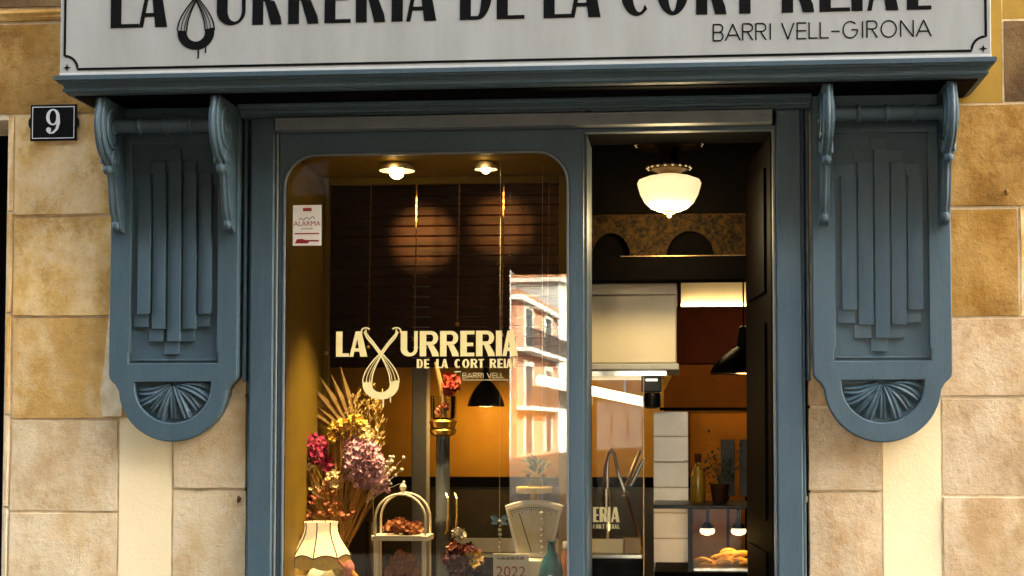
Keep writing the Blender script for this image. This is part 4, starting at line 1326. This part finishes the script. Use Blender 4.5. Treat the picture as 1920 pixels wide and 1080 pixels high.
# black tie beam and mottled gold arches above it
tag(MB().box(.25, 1.30, 1.00, 1.16, 2.335, 2.462, .004).build('tie_beam', 'void'), 'black beam across the doorway under the gold arches', 'beam')
ar = thing('arched_frieze', 'mottled gold frieze with dark arches above the black beam', 'frieze', (.75, 1.05, 2.463))
frz = [(.25, 2.463), (.255, 2.463)]
def arch_pts(xc, r, h):
    return [(x, z) for x, z in arc(xc, 2.463, r, h, 180, 0, 14)]
o1 = [(.25, 2.463)] + [(.252, 2.463)] + arch_pts(.365, .105, .135)
o1 += arch_pts(.795, .128, .142) + [(1.30, 2.463), (1.30, 2.70), (.25, 2.70)]
MB().box(.25, 1.30, 1.03, 1.08, 2.701, 3.115).build('upper_board', 'void', ar)
curve_solid('frieze_face', [o1[1:]], 1.05, 1.075, 'gold_mottle', ar, .003)
MB().box(.25, 1.30, 1.12, 1.14, 2.463, 3.1).build('arch_back', 'void', ar)
MB().box(.42, 1.14, 1.005, 1.03, 2.4635, 2.468).build('brass_edge', 'brass_dark', ar)

# opal bowl lamp with beaded gallery
gl = thing('bowl_lamp', 'glowing opal bowl ceiling lamp with beaded metal gallery in the doorway', 'ceiling lamp', (.686, .60, 2.60))
MB().lathe([(.030, 0), (.060, .004), (.095, .018), (.125, .045), (.147, .085), (.159, .125), (.163, .145), (.156, .160), (.115, .176), (.07, .186), (.055, .188)], (.686, .60, 2.646), 32).build('bowl', 'globe', gl, True)
MB().lathe([(.004, 0), (.012, .006), (.016, .016), (.034, .022), (.034, .030), (.02, .034)], (.686, .60, 2.615), 16).build('finial', 'brass', gl, True)
MB().lathe([(.055, 0), (.062, .01), (.10, .022), (.108, .035), (.10, .045), (.05, .05), (.04, .10), (.07, .12), (.160, .14), (.168, .16), (.14, .175), (.05, .18), (.05, .28)], (.686, .60, 2.836), 28).build('gallery', 'brass_dark', gl, True)
for ring, (r_, z_, n_) in enumerate(((.112, 2.872, 18), (.172, 2.992, 26))):
    for k in range(n_):
        t = 2 * math.pi * k / n_
        MB().ball((.686 + r_ * math.cos(t), .60 + r_ * math.sin(t), z_), .010, 8).build('bead', 'chrome', gl, True)
MB().lathe([(.16, 0), (.17, .01), (.15, .03), (.10, .04)], (.686, .60, 3.045), 28).build('ceiling_rose', 'brass', gl, True)
point_light('bowl_glow', (.686, .60, 2.58), 32.0, (1.0, .78, .48), .10, gl)

# sliding glass leaf with lettering, pushed behind the display
sl = thing('glass_screen', 'clear glass screen with cream lettering just inside the doorway', 'glass screen', (.42, .42, .02))
MB().box(.304, .552, .417, .425, .05, 1.80).build('pane', 'door_glass', sl)
MB().box(.553, .560, .414, .428, .022, 1.80, .001).build('edge_rail', 'brass_dark', sl)
p = Pen(.4168, thick=.0006)
for c_, a_, b_ in (('E', .3055, .334), ('R', .338, .376), ('I', .380, .392), ('A', .395, .438)):
    if a_ > .26:
        glyph(p, c_, max(a_, .3045), b_, 1.078, .074, .016, .0085)
p.mb.build('lettering', 'cream_print', sl)
p = Pen(.4168, thick=.0006)
xx = .306
for c_ in 'CORTREIAL':
    w_ = .007 if c_ == 'I' else .0115
    glyph(p, c_, xx, xx + w_, 1.046, .021, .0042, .0026)
    xx += w_ + (.0035 if c_ != 'T' else .009)
p.mb.build('lettering', 'cream_print', sl)

# open dark door leaf on the right
dl = thing('open_door_leaf', 'dark wooden door leaf folded open on the right jamb', 'door', (1.14, .5, .02))
def leafbox(t0, t1, z0, z1, off, th):
    A, B = Vector((1.168, .10, 0)), Vector((1.088, .98, 0))
    u = (B - A); n_ = Vector((-u.y, u.x, 0)).normalized()
    P = []
    for z in (z0, z1):
        for d in (off, off + th):
            for t in (t0, t1):
                q = A + u * t + n_ * d
                P.append((q.x, q.y, z))
    return MB().add(P, [(0, 2, 3, 1), (4, 5, 7, 6), (0, 1, 5, 4), (2, 6, 7, 3), (0, 4, 6, 2), (1, 3, 7, 5)])
leafbox(0, 1, .02, 2.93, -.045, .045).build('leaf', 'wood_dark', dl)
for z0, z1 in ((.15, .95), (1.10, 2.05), (2.2, 2.8)):
    leafbox(.15, .85, z0, z1, .001, .012).build('raised_panel', 'wood_dark', dl)

# tiled pillar
tp = thing('tiled_pillar', 'pillar faced with square cream white tiles beside the kitchen', 'pillar', (.68, 2.1, .02))
MB().box(.579, .779, 2.01, 2.22, .02, 1.636).build('core', 'mortar', tp)
zt = 1.640
while zt > .1:
    for x0 in ((.575, .783),):
        MB().box(x0[0], x0[1], 1.998 + random.uniform(-.001, .001), 2.009, zt - .148, zt, .003).build('tile', 'tile', tp)
    zt -= .152

# amber partition behind the counter
ap = thing('amber_partition', 'amber panel with dark top rail behind the counter', 'partition', (1.0, 2.8, .02))
MB().box(.80, 1.95, 2.80, 2.83, .02, 1.655).build('panel', mat('amber_panel', (.42, .16, .018), (.36, .13, .014), 4, .6, spec=.08), ap)
MB().box(.60, 1.95, 2.78, 2.84, 1.656, 1.675).build('top_rail', 'void', ap)

# counter with heated cabinet
ct = thing('heated_cabinet', 'black framed heated display cabinet on the counter', 'cabinet', (.95, 1.6, .02))
MB().box(.588, 1.9, 1.40, 2.0, .02, .74, .006).build('counter', 'wood_dark', ct)
MB().box(.585, 1.9, 1.39, 1.95, 1.092, 1.112, .003).build('top', 'enamel', ct)
for x in (.79, 1.6):
    for y in (1.40, 1.92):
        MB().box(x - .012, x + .012, y, y + .024, .741, 1.091).build('post', 'enamel', ct)
MB().box(.80, 1.9, 1.41, 1.415, .76, 1.09).build('front_glass', 'clear', ct)
MB().box(.81, 1.88, 1.45, 1.9, .742, .757).build('tray', 'steel', ct)
for i, x in enumerate((.887, 1.064)):
    hl_ = thing('heat_lamp', ('left', 'right')[i] + ' small glowing heat lamp hanging in the cabinet', 'heat lamp', (x, 1.55, .93), 'heat lamps in the cabinet')
    MB().lathe([(.012, 0), (.036, .006), (.044, .022), (.040, .036)], (x, 1.55, .936), 16).build('glass', 'heat', hl_, True)
    MB().lathe([(.042, 0), (.030, .02), (.012, .035), (.008, .115)], (x, 1.55, .975), 16).build('shade', 'enamel', hl_, True)
    point_light('heat_glow', (x, 1.55, .91), 1.6, AMB, .03, hl_)
M['churro'] = mat('fried_dough', (.62, .34, .08), (.5, .22, .04), 40, .6, bump=.3)
for k in range(16):
    x = .86 + .28 * random.random() + .02 * (k % 3); y = 1.50 + .16 * random.random()
    z = .772 + .010 * (k // 2) * (1 - abs(x - 1.03) / .3)
    a = random.uniform(-.7, .7); L = random.uniform(.07, .11); bend = random.uniform(-.03, .03)
    pts = [(x + (t - .5) * L * 2 * math.cos(a) * .6, y + (t - .5) * L * 2 * math.sin(a) * .6 + bend * math.sin(t * 3.14), z + .012 * math.sin(t * 3.14)) for t in [i / 6 for i in range(7)]]
    tag(MB().tube(pts, [.008, .012, .013, .013, .013, .012, .008], 7).build('churro', 'churro', None, True), 'golden fried churro in the heap inside the heated cabinet', 'churro', 'churros heaped in the cabinet')
# things on the counter
kp = thing('counter_plant', 'dark leafy plant in a pot on the cabinet top', 'plant', (.95, 1.62, 1.113))
MB().lathe([(.04, 0), (.055, .10), (.058, .11), (.05, .11)], (.96, 1.62, 1.113), 14).build('pot', 'wood', kp, True)
M['leaf_dark'] = fmat('leaf_dark', (.035, .05, .02))
lv = MB()
for _ in range(170):
    t = random.uniform(0, 6.28)
    c = Vector((.975 + random.gauss(0, .065), 1.62 + random.gauss(0, .05), 1.32 + random.gauss(0, .065)))
    lv.petal(c, (math.cos(t), math.sin(t), random.uniform(-.2, .8)), (0, 0, 1), .035, .009)
for _ in range(14):
    lv.tube([(.96, 1.62, 1.21), (.975 + random.gauss(0, .05), 1.62, 1.36 + random.gauss(0, .04))], .002, 4, False)
o = lv.build('foliage', 'leaf_dark', kp, fix=False); o['kind'] = 'stuff'
yb = thing('yellow_bottle', 'tall yellow bottle with dark cap beside the tiled pillar', 'bottle', (.838, 1.7, 1.113))
M['yellow_oil'] = mat('yellow_oil', (.26, .14, .012), (.20, .11, .01), 12, .25)
MB().lathe([(.038, 0), (.042, .01), (.042, .15), (.030, .19), (.016, .215), (.016, .23)], (.838, 1.7, 1.113), 16).build('body', 'yellow_oil', yb, True)
MB().lathe([(.019, 0), (.020, .006), (.020, .045), (.016, .05)], (.838, 1.7, 1.344), 12).build('cap', 'red_wall', yb, True)
for j, (x, w_, z0, z1, lb) in enumerate(((.985, .085, 1.24, 1.47, 'left dark menu board leaning behind the counter plant'), (1.10, .08, 1.24, 1.47, 'right dark menu board leaning behind the counter plant'))):
    pb = thing('menu_board', lb, 'board', (x, 2.3, 1.113), 'boards behind the counter')
    MB().box(x, x + w_, 2.30, 2.315, z0 - .12, z1, .002).build('board', 'enamel', pb)
    MB().box(x + w_ * .4, x + w_ * .6, 2.316, 2.34, .02, z0 - .05).build('leg', 'wood_dark', pb)

# prep counter with spray tap and levers
pc = thing('prep_counter', 'steel prep counter with pale upstand seen through the door glass', 'counter', (.3, 1.9, .02))
MB().box(-.6, .515, 1.70, 2.15, .785, .81, .004).build('worktop', 'steel', pc)
MB().box(-.6, .505, 1.72, 2.15, .02, .784).build('cabinet', 'void', pc)
MB().box(-.6, .43, 1.78, 1.80, .812, .892, .003).build('upstand', 'hood', pc)
tag(MB().box(.405, .505, 1.73, 1.79, .811, .905, .004).build('biscuit_box', 'yellow_oil'), 'small yellow box standing on the prep counter', 'box')
tpn = thing('spray_tap', 'chrome spray tap with arched hose on the prep counter', 'tap', (.30, 1.95, .81))
MB().tube([(.30, 1.95, .811), (.30, 1.95, 1.30), (.305, 1.95, 1.38), (.325, 1.94, 1.415), (.345, 1.93, 1.38), (.365, 1.92, 1.28), (.405, 1.91, 1.17)], .011, 10).build('hose', 'chrome', tpn, True)
MB().tube([(.30, 1.95, .93), (.295, 1.95, 1.18)], .022, 10).build('sleeve', 'chrome', tpn, True)
MB().tube([(.27, 1.95, 1.10), (.285, 1.94, 1.30), (.31, 1.935, 1.40)], .007, 8).build('spring', 'brass_dark', tpn, True)
MB().lathe([(.02, 0), (.026, .01), (.022, .03)], (.405, 1.91, 1.135), 12).build('spray_head', 'chrome', tpn, True)
for j, (pts, lb) in enumerate(((((.41, 1.90, 1.15), (.475, 1.88, .95), (.498, 1.87, .83)), 'long dark steel lever leaning down to the counter'),
                               (((.415, 1.88, 1.20), (.455, 1.87, 1.30), (.500, 1.86, 1.41)), 'upper steel lever pointing up beside the tap'),
                               (((.44, 1.88, 1.20), (.48, 1.87, 1.28), (.525, 1.86, 1.37)), 'lower steel lever pointing up beside the tap'))):
    tag(MB().tube(pts, [.010, .013, .011], 8).build('machine_lever', 'brass_dark' if j == 0 else 'chrome', None, True), lb, 'lever', 'levers by the tap')

# small pieces at the foot of the lamp
tk = thing('pink_figurine', 'small pink and orange figurine at the foot of the table lamp', 'figurine', (-.885, .26, .62))
M['pink'] = mat('pink_glaze', (.66, .26, .24), (.58, .20, .16), 30, .3)
MB().lathe([(.03, 0), (.034, .02), (.026, .12), (.02, .19), (.028, .225), (.026, .25), (.012, .275)], (-.885, .26, .62), 14).build('body', 'pink', tk, True)
MB().tube([(-.90, .25, .85), (-.925, .235, .885), (-.935, .23, .90)], [.010, .008, .005], 7).build('arm', 'pink', tk, True)
MB().tube([(-.87, .25, .84), (-.845, .24, .815), (-.83, .235, .80)], [.012, .013, .010], 7).build('arm', 'orange', tk, True)
wc = thing('white_cup', 'white china cup beside the foot of the table lamp', 'cup', (-1.125, .20, .62))
MB().lathe([(.02, 0), (.024, .01), (.036, .10), (.040, .20), (.037, .20), (.03, .09), (.015, .02)], (-1.118, .20, .62), 16).build('body', 'white', wc, True)
MB().tube([(-1.08, .20, .80), (-1.062, .20, .79), (-1.06, .20, .75), (-1.078, .20, .725)], .005, 7).build('handle', 'white', wc, True)
